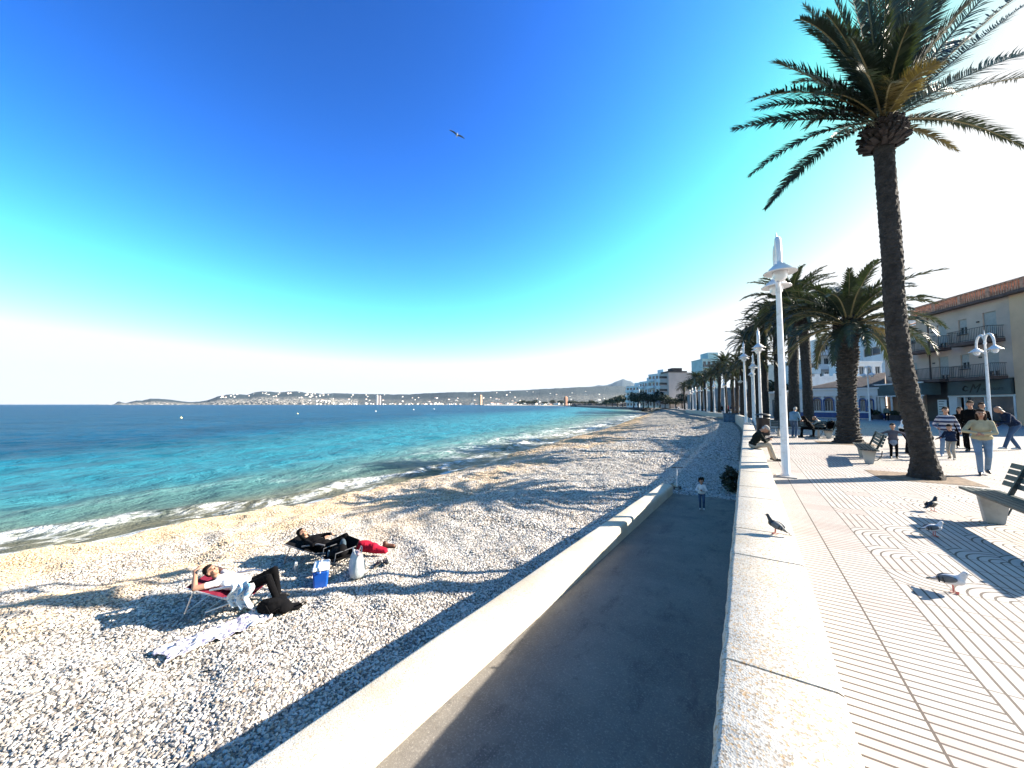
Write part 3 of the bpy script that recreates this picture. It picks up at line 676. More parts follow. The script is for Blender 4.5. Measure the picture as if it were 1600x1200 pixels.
def palm(px, d, cx, cy, r, L, label, seed, thick=False, mi=0):
    b = np.array(P(px, 632 + d, 0)); Zp = depth(b); top = PZ(cx, cy, Zp) - b
    t = thing('palm_tree', label, 'palm tree', b, 0, PG)
    k = 8; pts = []
    for i in range(k + 1):
        s_ = i / k; pts.append(np.array([top[0] * s_ + .04 * math.sin(s_ * 4 + seed), top[1] * s_, top[2] * s_ - .02]))
    V, Fc = trunk_geo(pts, [r * (1.25 if thick and i == 0 else 1.1 if i == 0 else 1.0 + (.12 if thick else .04) * math.sin(i * 1.3)) for i in range(k + 1)], seed, .26 if thick else .14, 26, .04 if d > 30 else .12, .3)
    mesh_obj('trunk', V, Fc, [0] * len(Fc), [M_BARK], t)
    o = bpy.data.objects.new('crown', CR[mi]); link(o, t); o.location = tuple(pts[-1]); o.scale = (L / 3,) * 3; o.rotation_euler = (0, 0, seed * 1.7)
    if d > 30:
        V, Fc, MI = [], [], []; boots(V, Fc, MI, pts[-1] + np.array([0, 0, -.1]), r * 1.35, .9, 200, random.Random(seed), 0, .2, .05)
        mesh_obj('leaf_bases', V, Fc, MI, [bpy.data.materials['leaf_base']], t)
palm(1326, 60, 1324, 512, .36, 3.3, 'thick rough-barked palm in front of the white restaurant, behind the empty bench', 3, True, 0)
palm(1266, 38, 1253, 497, .30, 3.1, 'dark palm with slanting trunk behind the seated group on the bench', 5, False, 1)
palm(1240, 33, 1238, 478, .36, 3.7, 'dark thick-trunked palm behind the man in the pale blue jacket', 6, False, 2)
palm(1216, 26, 1214, 505, .34, 3.6, 'dark palm just left of the tall front lamp pole', 7, False, 0)
palm(1196, 24, 1194, 515, .32, 3.3, 'dark slim palm behind the second lamp of the seawall row', 8, False, 1)
more = [(1172, 21, 1170, 536, 3.0, 'tall palm reaching left above the seawall lamps'), (1146, 15.5, 1144, 580, 2.9, 'palm with grey drooping fronds in the mid-distance cluster'),
        (1135, 14.5, 1132, 570, 3.0, 'palm with the highest crown of the mid-distance cluster'), (1124, 14, 1124, 583, 2.8, 'palm leaning over the fifth and sixth seawall lamps'),
        (1152, 17, 1151, 592, 2.8, 'short palm behind the capped lamp pole'), (1112, 12, 1111, 589, 3.0, 'palm in the distant row under the glass-topped block'),
        (1103, 11.2, 1101, 594, 2.9, 'palm in the distant row, left of the glass-topped block'), (1090, 10, 1088, 592, 3.2, 'upright distant palm beside the mauve hotel'),
        (1097, 10.5, 1096, 604, 2.8, 'low distant palm between two taller ones'), (1080, 8.8, 1078, 603, 3.0, 'small distant palm before the mauve hotel terrace'),
        (1070, 8, 1068, 605, 3.0, 'smallest distant palm in front of the mauve hotel'), (1160, 20, 1158, 575, 2.9, 'palm with bent crown behind the tall seawall lamps'), (1182, 25, 1184, 560, 2.8, 'half-hidden palm between the second and third lamps')]
for i, (px, d, cx, cy, L, lab) in enumerate(more): palm(px, d, cx, cy, .27, L, lab, 20 + i, False, i % 3)
# soil pits
M_SOIL = mat('soil', (.17, .12, .08), .95, .4, 6, .8, .02, 30)
for (px, py, w, lab) in ((1447, 747, .72, 'square of bare brown soil around the big leaning palm'), (1326, 693, .85, 'square of bare brown soil around the thick rough-barked palm')):
    p = P(px, py, 0); m = MB(); m.box((-w * 1.3, -w, -.02), (w, w, .006)); o = m.build('tree_pit', M_SOIL, None, (p[0], p[1], 0)); tag(o, lab, 'tree pit')

# ------------------------------------------------------------------ benches
M_SLAT = mat('dark_slat', (.022, .035, .036), .5, .3, 9, .4, .002, 60)
def make_bench(label, loc, group):
    """origin under the middle of the seat front; faces -X; 2.4 m long in Y"""
    t = thing('park_bench', label, 'bench', loc, 0, group); L = 1.2
    m = MB()
    for i in range(5): x = .03 + i * .088; m.box((x, -L, .41 - .004 * i), (x + .07, L, .445 - .004 * i))
    bevel(m.build('seat', M_SLAT, t), .006)
    m = MB()
    for i in range(4):
        z = .52 + i * .088; x = .475 + i * .03; m.hexa([(x, -L, z), (x + .03, -L, z - .01), (x + .03, L, z - .01), (x, L, z), (x + .024, -L, z + .07), (x + .054, -L, z + .06), (x + .054, L, z + .06), (x + .024, L, z + .07)])
    bevel(m.build('backrest', M_SLAT, t), .005)
    for sy in (-.85, .85):
        m = MB(); m.hexa([(.16, sy - .06, 0), (.34, sy - .06, 0), (.34, sy + .06, 0), (.16, sy + .06, 0), (.10, sy - .04, .40), (.42, sy - .04, .39), (.42, sy + .04, .39), (.10, sy + .04, .40)])
        bevel(m.build('leg', M_CON, t), .01)
        m = MB(); m.obox((.40, sy, .37), (.60, sy, .86), .05, .035, up=(0, 1, 0)); m.build('back_support', M_SLAT, t)
        m = MB(); m.tube([(.30, sy * .98, .08), (.42, sy * 1.1, .12), (.5, sy * 1.18, .25), (.52, sy * 1.22, .4)], .012, 6); m.build('brace', M_SLAT, t)
    return t
BG = 'slatted benches facing the sea'
b0 = make_bench('large dark slatted bench cropped by the right edge, pigeons before it', (2.78, 7.58, 0), BG)
copy_thing(b0, (2.88, 15.75, 0), -.12, 'empty dark slatted bench beside the thick rough-barked palm', BG)
copy_thing(b0, P(1284, 683, 0), -.1, 'dark slatted bench carrying the seated group', BG)
copy_thing(b0, P(1247, 683, 0), 1.45, 'dark bench behind the front lamp pole, by the standing man', BG)
# litter bin and the box on the beach
p = P(1193, 683, 0)
t = thing('litter_bin', 'dark cylindrical litter bin standing by the seawall behind the man in a cap', 'litter bin', p)
M_DK = mat('dark_metal', (.012, .013, .016), .5, .2, 5, 0)
m = MB(); m.lathe([(.0, .1), (.27, .1), (.29, .15), (.31, .95), (.33, .97), (.33, 1.02), (.2, 1.02)], n=20); m.build('barrel', M_DK, t)
m = MB(); m.lathe([(.36, 1.16), (.34, 1.2), (.1, 1.26), (0, 1.27)], n=20); m.tube([(.28, 0, 1.0), (.28, 0, 1.2)], .02, 6); m.tube([(-.28, 0, 1.0), (-.28, 0, 1.2)], .02, 6); m.build('lid', M_DK, t)
m = MB(); m.tube([(0, 0, 0), (0, 0, .15)], .08, 10); m.build('foot', M_DK, t)
p = P(1142, 664, -1.1); gz = ground(p[0], p[1])
t = thing('storage_box', 'blue-grey storage box against the foot of the seawall', 'box', (p[0], p[1], gz - .05), .1)
m = MB(); m.box((-.9, -.6, 0), (.9, .6, 1.15)); bevel(m.build('body', mat('blue_box', (.05, .12, .2), .6, .3, 3, 0), t), .03)
m = MB(); m.box((-.95, -.65, 1.15), (.95, .65, 1.25)); bevel(m.build('lid', mat('box_lid', (.02, .04, .07), .6, .3, 3, 0), t), .03)
# slatted walkway on the beach
q0 = P(1112, 663, -1.35); t = thing('beach_walkway', 'short walkway of pale timber boards laid on the shaded pebbles', 'walkway', (q0[0], q0[1], ground(q0[0], q0[1])), .0)
M_WOOD = mat('pale_timber', (.40, .37, .33), .8, .2, 3, .3)
for i in range(5):
    m = MB(); m.obox((-2.2 + i * 1.25, 1.8 + i * 1.2, .22), (-.6 + i * 1.25, -2.6 + i * 1.2, .22), .34, .06); m.build('board', M_WOOD, t)
# shrub against the ramp side of the wall
def leafy(name, parent, c, rad, n, mat_, seed, sz=.05, hollow=.55):
    rr = np.random.default_rng(seed); d = rr.normal(size=(n, 3)); d /= np.linalg.norm(d, axis=1)[:, None]
    k = rr.uniform(hollow, 1, n) ** .6; lump = np.array([.82 + .5 * noise.noise(Vector(tuple(v * 2.1 + seed))) for v in d]); p = d * (k * lump)[:, None] * np.array(rad) + np.array(c)
    a = rr.normal(size=(n, 3)); a /= np.linalg.norm(a, axis=1)[:, None]; b = np.cross(a, rr.normal(size=(n, 3))); b /= np.linalg.norm(b, axis=1)[:, None]
    s_ = (sz * rr.uniform(.6, 1.4, n))[:, None]
    V = np.stack([p - a * s_, p + b * s_ * .5, p + a * s_, p - b * s_ * .5], 1).reshape(-1, 3); Fc = np.arange(4 * n).reshape(-1, 4)
    me = bpy.data.meshes.new(name); me.from_pydata(V.tolist(), [], Fc.tolist()); me.materials.append(mat_); o = bpy.data.objects.new(name, me); return link(o, parent)
M_LEAF = leaf_material('shrub_leaf', (.035, .055, .025), (.04, .07, .01)); M_DLEAF = leaf_material('dark_shrub_leaf', (.02, .035, .02), (.02, .03, .01))
gz = ground(-.6, 14.6)
t = thing('shrub', 'dark round shrub growing against the foot of the seawall behind the toddler', 'shrub', (-.50, 15.6, gz - .05))
leafy('foliage', t, (0, 0, .50), (.38, .42, .50), 2000, M_DLEAF, 3, .045)
m = MB(); m.tube([(0, 0, 0), (.03, .02, .5)], [.05, .03], 6); m.build('stem', M_BARK, t)

# ------------------------------------------------------------------ buildings
M_BEIGE = mat('beige_render', (.60, .45, .37), .9, .08, .6, .3, .004, 30, dirt=(.48, .36, .3), dsc=.5)
M_BEIGE2 = mat('ochre_render', (.68, .44, .28), .9, .08, .6, .3, .004, 30)
M_WHITE = mat('white_render', (.72, .74, .76), .9, .06, .5, .2, .004, 20, dirt=(.52, .53, .55), dsc=.4)
M_WHITE2 = mat('cream_render', (.66, .61, .55), .9, .08, .5, .2, .004, 20, dirt=(.38, .35, .31), dsc=.4)
M_MAUVE = mat('mauve_render', (.52, .43, .41), .9, .08, .3, .2, .004, 20)
M_GLASS = NT('window_glass').done((.03, .045, .06), .12, None, 0, .8)
M_FRAME = mat('window_frame', (.42, .42, .42), .5, .1, 5, 0)
M_BROWN = mat('brown_slab', (.11, .07, .06), .8, .2, 3, .2)
M_IRON = mat('railing_iron', (.035, .03, .035), .5, .2, 5, 0)
M_TILE = mat('terracotta', (.56, .29, .19), .85, .3, 4, .8, .03, 8)
M_DARKR = mat('dark_roof_tiles', (.075, .06, .058), .85, .3, 2, .8, .03, 8)
M_BLUE = mat('cobalt_paint', (.025, .07, .24), .6, .15, 3, .1)
M_AWN = mat('slate_green_canvas', (.07, .105, .11), .8, .15, 1.5, .2)
M_SHUT = mat('roller_blind', (.40, .38, .36), .7, .1, 6, .3)

class Front:
    """a facade frame: s along the wall, z up, o outwards"""
    def __init__(f, A, B, name, label, cat='building', group=None):
        f.A = np.array([A[0], A[1], A[2] if len(A) > 2 else 0.0]); d = np.array([B[0] - A[0], B[1] - A[1]]); f.L = float(np.linalg.norm(d)); f.e = d / f.L
        f.n = np.array([f.e[1], -f.e[0]])
        if f.n @ (CAM[:2] - f.A[:2]) < 0: f.n = -f.n
        f.t = thing(name, label, cat, f.A, 0, group); f.flip = (f.e[0] * f.n[1] - f.e[1] * f.n[0]) < 0
    def p(f, s, o, z): return (f.e[0] * s + f.n[0] * o, f.e[1] * s + f.n[1] * o, z)
    def bx(f, m, s0, s1, o0, o1, z0, z1, mi=0):
        c = [(s0, o0), (s1, o0), (s1, o1), (s0, o1)]
        if f.flip: c = [(s0, o0), (s0, o1), (s1, o1), (s1, o0)]
        return m.hexa([f.p(a, b, z0) for a, b in c] + [f.p(a, b, z1) for a, b in c], mi)
    def wall(f, s0, s1, z0, z1, mat_, dep=8, o=0, name='wall', holes=()):
        """solid block whose front is cut by real openings"""
        m = MB(); f.bx(m, s0, s1, o - dep, o - .3, z0, z1)
        ss = sorted({s0, s1, *[h[0] for h in holes], *[h[1] for h in holes]}); zs = sorted({z0, z1, *[h[2] for h in holes], *[h[3] for h in holes]})
        for a, b in zip(ss[:-1], ss[1:]):
            for c, d in zip(zs[:-1], zs[1:]):
                if any(h[0] - 1e-6 <= a and b <= h[1] + 1e-6 and h[2] - 1e-6 <= c and d <= h[3] + 1e-6 for h in holes): continue
                f.bx(m, a, b, o - .3, o, c, d)
        return m.build(name, mat_, f.t)
    def window(f, s0, s1, z0, z1, o=0, blind=0, name='window', sill=True, mull=1):
        m = MB(); w = .06
        f.bx(m, s0, s1, o - .2, o - .12, z0, z0 + w); f.bx(m, s0, s1, o - .2, o - .12, z1 - w, z1); f.bx(m, s0, s0 + w, o - .198, o - .122, z0 + w, z1 - w); f.bx(m, s1 - w, s1, o - .198, o - .122, z0 + w, z1 - w)
        for k in range(mull): c = s0 + (s1 - s0) * (k + 1) / (mull + 1); f.bx(m, c - .03, c + .03, o - .195, o - .125, z0 + w, z1 - w)
        fr_ = m.build(name, M_FRAME, f.t)
        m = MB(); f.bx(m, s0 + .01, s1 - .01, o - .26, o - .21, z0 + .01, z1 - .01); m.build('pane', M_GLASS, fr_)
        if blind: m = MB(); f.bx(m, s0 + .03, s1 - .03, o - .118, o - .10, z1 - (z1 - z0) * blind, z1 - .01); m.build('blind', M_SHUT, fr_)
        if sill: m = MB(); f.bx(m, s0 - .08, s1 + .08, o + .002, o + .10, z0 - .08, z0 - .01); m.build('sill', M_BROWN, fr_)
        return fr_
    def balcony(f, s0, s1, z, out=1.15, o=0, rail=1.0, slab=M_BROWN, railm=M_IRON, solid=False, step=.14):
        m = MB(); f.bx(m, s0, s1, o + .003, o + out, z - .28, z); b = m.build('balcony', slab, f.t)
        m = MB()
        if solid:
            f.bx(m, s0, s1, o + out - .1, o + out - .004, z + .002, z + rail); f.bx(m, s0, s0 + .1, o + .005, o + out - .1, z + .002, z + rail); f.bx(m, s1 - .1, s1, o + .005, o + out - .1, z + .002, z + rail)
        else:
            for zz in (z + .1, z + rail):
                m.obox(f.p(s0 + .04, o + out - .05, zz), f.p(s1 - .04, o + out - .05, zz), .04, .04)
                for q in (s0 + .04, s1 - .04): m.obox(f.p(q, o + .02, zz), f.p(q, o + out - .05, zz), .04, .04)
            for k in range(int((s1 - s0) / step) + 1):
                q = min(s1 - .04, s0 + .04 + k * step); m.obox(f.p(q, o + out - .05, z + .002), f.p(q, o + out - .05, z + rail), .022, .022)
            for k in range(1, int(out / step)):
                for q in (s0 + .04, s1 - .04): m.obox(f.p(q, o + k * step, z + .002), f.p(q, o + k * step, z + rail), .022, .022)
        m.build('railing', railm, b); return b

# beige apartment building at the right
O_ = (14.13, 62.26, 0); E_ = (19.3 + 8 * .373, 49.4 - 8 * .928, 0)
f = Front(O_, E_, 'apartment_building', 'beige three-storey apartment building with iron balconies and a shopfront, at the right edge')
hl = [(1.4, 2.3, 8.45, 9.9), (1.3, 2.5, 5.1, 6.45), (4.2, 4.95, 8.5, 9.45), (4.2, 4.95, 5.1, 6.3)]
f.wall(.7, 5.6, 0, 10.4, M_BEIGE, 9, 0, 'wall', hl)
for h in hl: f.window(*h, blind=.75)
hr = [(7.9, 8.9, 7.42, 9.75), (10.1, 10.9, 8.4, 9.8), (12.3, 13.4, 7.42, 9.95), (7.9, 8.9, 4.22, 6.5), (10.1, 10.9, 5.1, 6.45), (12.3, 13.4, 4.22, 6.6)]
f.wall(5.6, 14.6, 4.0, 10.9, M_BEIGE, 9, .35, 'wall', hr)
f.wall(14.6, 21.5, 0, 10.9, M_BEIGE2, 9, .50, 'wall', [(16, 17.2, 5, 6.6), (16, 17.2, 8.3, 9.8)])
for k, h in enumerate(hr): f.window(*h, o=.35, blind=(.55 if k % 3 == 1 else .8), sill=(k % 3 == 1))
for h in [(16, 17.2, 5, 6.6), (16, 17.2, 8.3, 9.8)]: f.window(*h, o=.50)
f.balcony(5.4, 9.3, 7.35, 1.2, .35, 1.15); f.balcony(10.3, 14.0, 7.45, 1.2, .35, 1.1); f.balcony(5.4, 9.3, 4.25, 1.2, .35, 1.15); f.balcony(10.3, 14.0, 4.2, 1.2, .35, 1.1)
for s_, z in ((7.3, 9.1), (11.8, 9.2), (7.3, 5.9), (11.8, 5.95)): m = MB(); f.bx(m, s_, s_ + .22, .353, .42, z, z + .12); m.build('wall_lamp', M_IRON, f.t)
m = MB(); f.bx(m, 6.95, 7.05, .353, .44, 4.1, 10.8); m.build('drainpipe', M_BROWN, f.t)
m = MB(); f.bx(m, 5.3, 14.9, -9, .95, 10.9, 11.12); f.bx(m, 14.9, 21.6, -9, 1.0, 10.92, 11.15); m.build('cornice', M_BROWN, f.t)
m = MB()
m.hexa([f.p(.3, .5, 10.4), f.p(5.6, .5, 10.4), f.p(5.6, -4, 11.6), f.p(.3, -4, 11.6), f.p(.3, .5, 10.5), f.p(5.6, .5, 10.5), f.p(5.6, -4, 11.7), f.p(.3, -4, 11.7)]); m.build('roof', M_TILE, f.t)
m = MB()                                                     # pierced terracotta parapet of the roof terrace
for k in range(78): s_ = 5.6 + k * .205; f.bx(m, s_, s_ + .11, .55, .68, 11.16, 12.0)
for k in range(7): s_ = 5.5 + k * 2.55; f.bx(m, s_, s_ + .3, .5, .74, 11.15, 12.1)
f.bx(m, 5.5, 21.5, .50, .74, 12.0, 12.14); m.build('parapet', M_TILE, f.t)
m = MB(); f.bx(m, 5.8, 21.5, -5, -1, 11.13, 12.35); m.build('roof_room', M_BEIGE, f.t)
# shopfront
f.wall(5.6, 14.6, 0, 4.0, mat('shop_interior', (.10, .09, .09), .8, .2, 1, 0), 9, -.25, 'shop_wall', [(8.6, 9.9, .2, 2.45), (10.1, 14.3, .3, 2.45)])
m = MB(); f.bx(m, 9.0, 14.4, .36, .62, 2.62, 3.92); sg = m.build('shop_sign', mat('sign_panel', (.075, .10, .10), .7, .1, 1, 0), f.t)
m = MB(); f.bx(m, 8.7, 14.6, .20, .42, 2.42, 2.60); f.bx(m, 14.32, 14.48, .1, .42, 0, 2.42); f.bx(m, 8.7, 9.5, .0, .35, 0, 2.42); f.bx(m, 11.9, 12.0, .0, .30, 0, 2.42); f.bx(m, 10.1, 10.2, 0, .3, 0, 2.42); m.build('shopfront_frame', M_WHITE, f.t)
m = MB(); f.bx(m, 10.22, 11.88, .0, .06, .3, 2.40); f.bx(m, 12.02, 14.3, .0, .06, .3, 2.40); m.build('shop_window', M_GLASS, f.t)
m = MB(); f.bx(m, 7.6, 8.5, .35, .43, .4, 2.2); pn = m.build('menu_board', M_WHITE, f.t)
m = MB()
for k in range(6): f.bx(m, 7.75, 8.35 - .12 * (k % 2), .433, .44, 2.0 - k * .26, 2.06 - k * .26)
m.build('menu_lines', M_AWN, pn)
def text_on(fr, body, s, z, size, o, mat_, shear=.35, parent=None):
    c = bpy.data.curves.new('lettering', 'FONT'); c.body = body; c.size = size; c.shear = shear; c.extrude = .012; c.align_x = 'LEFT'
    ob = bpy.data.objects.new('lettering', c); COL.objects.link(ob); dg = bpy.context.evaluated_depsgraph_get()
    me = bpy.data.meshes.new_from_object(ob.evaluated_get(dg)); COL.objects.unlink(ob); bpy.data.objects.remove(ob)
    me.materials.clear(); me.materials.append(mat_); q = bpy.data.objects.new('lettering', me); link(q, parent or fr.t)
    e3 = Vector((fr.e[0], fr.e[1], 0)); n3 = Vector((fr.n[0], fr.n[1], 0)); z3 = Vector((0, 0, 1))
    if e3.cross(z3).dot(n3) < 0: e3 = -e3
    M = Matrix((e3, z3, n3)).transposed().to_4x4(); M.translation = Vector(fr.p(s, o, z)); q.matrix_local = M; return q
M_INK = mat('dark_lettering', (.008, .01, .012), .6, .1, 5, 0)
text_on(f, 'M', 10.95, 2.82, 1.15, .625, M_INK, .45, sg)
text_on(f, 'oncasers', 12.0, 2.98, .52, .625, mat('grey_lettering', (.035, .045, .05), .6, .1, 5, 0), .2, sg)
m = MB(); m.tube([f.p(10.95, .64, 3.3), f.p(10.72, .64, 3.45), f.p(10.5, .64, 3.3), f.p(10.5, .64, 3.08), f.p(10.72, .64, 2.98), f.p(10.95, .64, 3.06)], [.02, .05, .07, .07, .04, .02], 6); m.build('swirl', M_INK, sg)
# restaurant canopy running left of the shop
c = Front(f.A + np.array([*(-3.6 * f.e), 0]), f.A + np.array([*(8.2 * f.e), 0]), 'restaurant_canopy', 'long slate-green canopy with white edges over the restaurant terrace', 'canopy')
m = MB(); c.bx(m, 0, 11.6, 1.9, 2.0, 2.72, 3.92); c.bx(m, 11.5, 11.6, .4, 1.9, 2.72, 3.92); c.bx(m, 0, 11.5, .4, 1.9, 3.75, 3.85); m.build('fabric', M_AWN, c.t)
m = MB(); c.bx(m, -.05, 11.65, 1.88, 2.06, 3.93, 4.07); c.bx(m, -.05, 11.65, 1.88, 2.04, 2.60, 2.71); m.build('edge_rail', M_LW, c.t)
for k in range(7): m = MB(); c.bx(m, .2 + k * 1.85, .32 + k * 1.85, 1.85, 1.97, 0, 2.6); m.build('post', M_LW, c.t)
# planters and tables under it
M_POT = mat('planter_box', (.05, .045, .05), .8, .3, 4, .2)
for k, (s_, lab) in enumerate(((.6, 'leftmost dark planter with green shrubs under the slate-green canopy'), (3.1, 'second dark planter of the terrace under the canopy'), (6.0, 'third dark planter, beside the leaning palm trunk'), (8.6, 'rightmost dark planter under the canopy beside the menu board'))):
    pp = c.A + np.array([*(s_ * c.e + 2.4 * c.n), 0]); t = thing('planter', lab, 'planter', pp, math.atan2(c.e[1], c.e[0]), 'planters on the restaurant terrace')
    m = MB(); m.box((-.75, -.22, 0), (.75, .22, .55)); bevel(m.build('box', M_POT, t), .02); leafy('foliage', t, (0, 0, .75), (.75, .26, .36), 900, M_LEAF, 60 + k, .07)

# white single-storey restaurant with blue arched windows
RA = P(1266, 653, 0); RB = P(1384, 655.5, 0)
tz = .45
f2 = Front(RA, RB, 'restaurant', 'low white restaurant with arched windows, cobalt-blue plinth and dark tiled roof'); Lr = f2.L
def RS(px):
    d = ray(px, 632)[:2]; A = np.array([[f2.e[0], -d[0]], [f2.e[1], -d[1]]]); r_ = np.linalg.solve(A, (CAM[:2] - f2.A[:2])); return float(r_[0])
zt_ = 3.55; wins = [(RS(1271), RS(1283), 2), (RS(1288), RS(1302), 2), (RS(1305.5), RS(1316), 0), (RS(1322), RS(1332), 0), (RS(1344), RS(1352), 2), (RS(1357), RS(1364), 2), (RS(1369), RS(1376), 0)]
f2.wall(-1.0, Lr, 0, zt_, M_WHITE, 9, 0, 'wall', [(a, b, .9, 2.75) for a, b, _ in wins])
for a, b, k in wins:
    f2.window(a, b, .9, 2.75 if not k else 2.2, mull=2, sill=False)
    if k:
        m = MB(); r_ = (b - a) / 2; cx = (a + b) / 2; V = []; n = 14
        for j in range(n + 1):
            w = math.pi * j / n; V += [f2.p(cx + (r_ + .12) * math.cos(w), .03, 2.15 + (r_ * .95 + .12) * math.sin(w)), f2.p(cx + (r_ - .02) * math.cos(w), .03, 2.15 + (r_ * .95) * math.sin(w))]
        m.add(V, [(2 * j, 2 * j + 1, 2 * j + 3, 2 * j + 2) for j in range(n)])
        f2.bx(m, a - .12, a, .0, .03, .9, 2.15); f2.bx(m, b, b + .12, .0, .03, .9, 2.15); m.build('arch_surround', M_BLUE, f2.t)
        m = MB(); m.add([f2.p(cx, -.1, 2.15)] + [f2.p(cx + r_ * math.cos(math.pi * j / n), -.1, 2.15 + r_ * .95 * math.sin(math.pi * j / n)) for j in range(n + 1)], [(0, j + 1, j + 2) for j in range(n)]); m.build('fanlight', M_GLASS, f2.t)
m = MB(); f2.bx(m, -1.0, Lr, .004, .06, .1, .72); m.build('plinth', M_BLUE, f2.t)
m = MB(); f2.bx(m, -1.2, Lr + .2, -.3, .18, zt_, zt_ + .18); m.build('eaves', M_WHITE, f2.t)
m = MB(); zr = zt_ + .185
m.hexa([f2.p(-.6, .12, zr), f2.p(Lr, .12, zr), f2.p(Lr, -5.0, zr + .3), f2.p(1.5, -5.0, zr + .3), f2.p(-.6, .11, zr + .1), f2.p(Lr, .11, zr + .1), f2.p(Lr, -4.6, zr + 2.0), f2.p(4.0, -4.6, zr + 1.6)]); m.build('roof', M_DARKR, f2.t)
# white parapet block with small merlons behind
A3 = P(1262, 648, 0); f3 = Front(np.array(A3) * [1.1, 1.1, 1], np.array(P(1352, 649, 0)) * [1.1, 1.1, 1], 'parapet_block', 'white block with a row of small merlons rising behind the restaurant roof')
zc = 6.9; f3.wall(0, f3.L, 0, zc, M_WHITE, 5, 0); m = MB()
for k in range(int(f3.L / 1.3)): f3.bx(m, k * 1.3, k * 1.3 + .75, -.25, .0, zc + .001, zc + .45)
m.build('merlons', M_WHITE, f3.t)
# low white kiosks left of it
for (x0, x1, zt2, lab) in ((1204, 1223, 3.2, 'small white portal-like kiosk glimpsed left of the thick dark trunk'), (1238, 1263, 3.4, 'small white pavilion with a flat roof between two dark palm trunks')):
    k_ = Front(P(x0, 652, 0), P(x1, 652, 0), 'kiosk', lab); L = k_.L; k_.wall(0, L, 0, zt2, M_WHITE2, 3, 0, 'wall', [(L * .18, L * .42, .05, 2.4), (L * .55, L * .82, .05, 2.4)])
    k_.window(L * .18, L * .42, .05, 2.4, name='door', sill=False); k_.window(L * .55, L * .82, .05, 2.4, name='door', sill=False)
    m = MB(); k_.bx(m, -.3, L + .3, -3, .35, zt2 + .002, zt2 + .25); m.build('roof', M_WHITE, k_.t)

def block(name, label, xa, xb, dep_, h, floors, cols, wm, side=8, balc=None, group=None, base=0.0, holes_from=0, za=None, roofbox=None, blind=0.0, rw=.32):
    """distant block: front from photo column xa to xb at camera depth dep_ (za for the far end)"""
    A = PZ(xa, 632, dep_); B = PZ(xb, 632, za or dep_); A[2] = B[2] = base
    q = Front(A, B, name, label, 'building', group); L = q.L; fh = h / floors; hs_ = []
    for i in range(holes_from, floors):
        for j in range(cols): c_ = L * (j + .5) / cols; w = L / cols * rw; hs_.append((c_ - w, c_ + w, i * fh + fh * .3, i * fh + fh * .78))
    q.wall(0, L, 0, h, wm, side, 0, 'wall', hs_)
    for h_ in hs_: q.window(*h_, blind=blind, sill=False, mull=1 if dep_ < 120 else 0)
    m = MB(); q.bx(m, -.15, L + .15, -side, .15, h + .003, h + .3); m.build('cornice', wm, q.t)
    if balc:
        for i in balc[0]:
            for (s0, s1) in balc[1]: q.balcony(L * s0, L * s1, i * fh + .1, balc[2], 0, 1.0, wm, balc[3], balc[4], .35)
    if roofbox: m = MB(); q.bx(m, L * roofbox[0], L * roofbox[1], -side * .8, -1.0, h + .302, h + roofbox[2]); m.build('roof_room', wm, q.t)
    return q
block('apartment_block', 'tall white apartment block with balconies behind the restaurant', 1277, 1312, 90, 17.2, 5, 3, M_WHITE, 1.5, ((1, 2, 3, 4), ((-.25, .35), (.4, .75)), 1.5, M_WHITE, True))
q = block('apartment_block', 'blank pale-blue side wall of an apartment block right of the thick palm', 1312, 1388, 90.3, 18.2, 5, 2, M_WHITE, 12, None, None, 0, 3, 74, (.4, .65, 1.2))
block('townhouse', 'white house with two small windows behind the canopy, left of the beige building', 1343, 1381, 66, 9.2, 3, 3, M_WHITE, 6, None)
block('apartment_block', 'cream block partly hidden between the palm trunks', 1236, 1262, 95, 12.5, 4, 3, M_WHITE2, 8, ((2, 3), ((.1, .9),), 1.2, M_WHITE2, True))
block('apartment_block', 'whitish terraced block seen just left of the tall white block', 1258, 1279, 82, 11.5, 4, 2, M_WHITE, 8, ((1, 2, 3), ((.0, .9),), 1.4, M_WHITE, True))
block('apartment_block', 'cream apartment block behind the lamps with shaded terraces', 1192, 1218, 110, 12.5, 4, 4, M_WHITE2, 9, ((2, 3), ((.05, .95),), 1.2, M_WHITE2, True))
block('apartment_block', 'pale turquoise glass-topped block above the distant palms', 1099, 1128, 150, 20, 6, 4, mat('pale_turquoise', (.36, .52, .55), .6, .08, .5, 0), 9, ((4, 5), ((.05, .6),), 1.2, M_GLASS, True), None, 0, 0, None, (.4, .95, 3.0))
q = block('hotel', 'mauve four-storey hotel block with two dark windows on its plain side', 1045.5, 1084, 172, 16.3, 4, 5, M_MAUVE, 10, None, None, 0, 9)
for zz in (9.6, 12.6): q.window(q.L * .45, q.L * .53, zz, zz + 1.9, sill=False, mull=0)
m = MB(); q.bx(m, -.4, q.L * .75, -8, .3, 16.65, 17.3); q.bx(m, q.L * .2, q.L * .6, -6, -1, 17.3, 18.8); m.build('roof', M_DARKR, q.t)
for i in range(5): q.balcony(-3.4, -.05, 2 + i * 3.0, 0.6, -2.4, 1.0, M_MAUVE, M_IRON, True)
m = MB(); q.bx(m, .5, q.L * .5, .3, 5, 3.4, 3.7); q.bx(m, .5, .8, 4.6, 5, 0, 3.4); q.bx(m, q.L * .5 - .3, q.L * .5, 4.6, 5, 0, 3.4); m.build('porch', M_WHITE, q.t)
wb = [('white stepped apartment block left of the mauve hotel', 1014, 1036, 200, 17.5, 5), ('bluish white block with a flat top among the trees', 1000, 1016, 215, 14.5, 4), ('leftmost pale block of the near waterfront, half hidden by trees', 979, 999, 235, 12.8, 4), ('white block close behind the mauve hotel balconies', 1030, 1046, 190, 13.2, 4)]
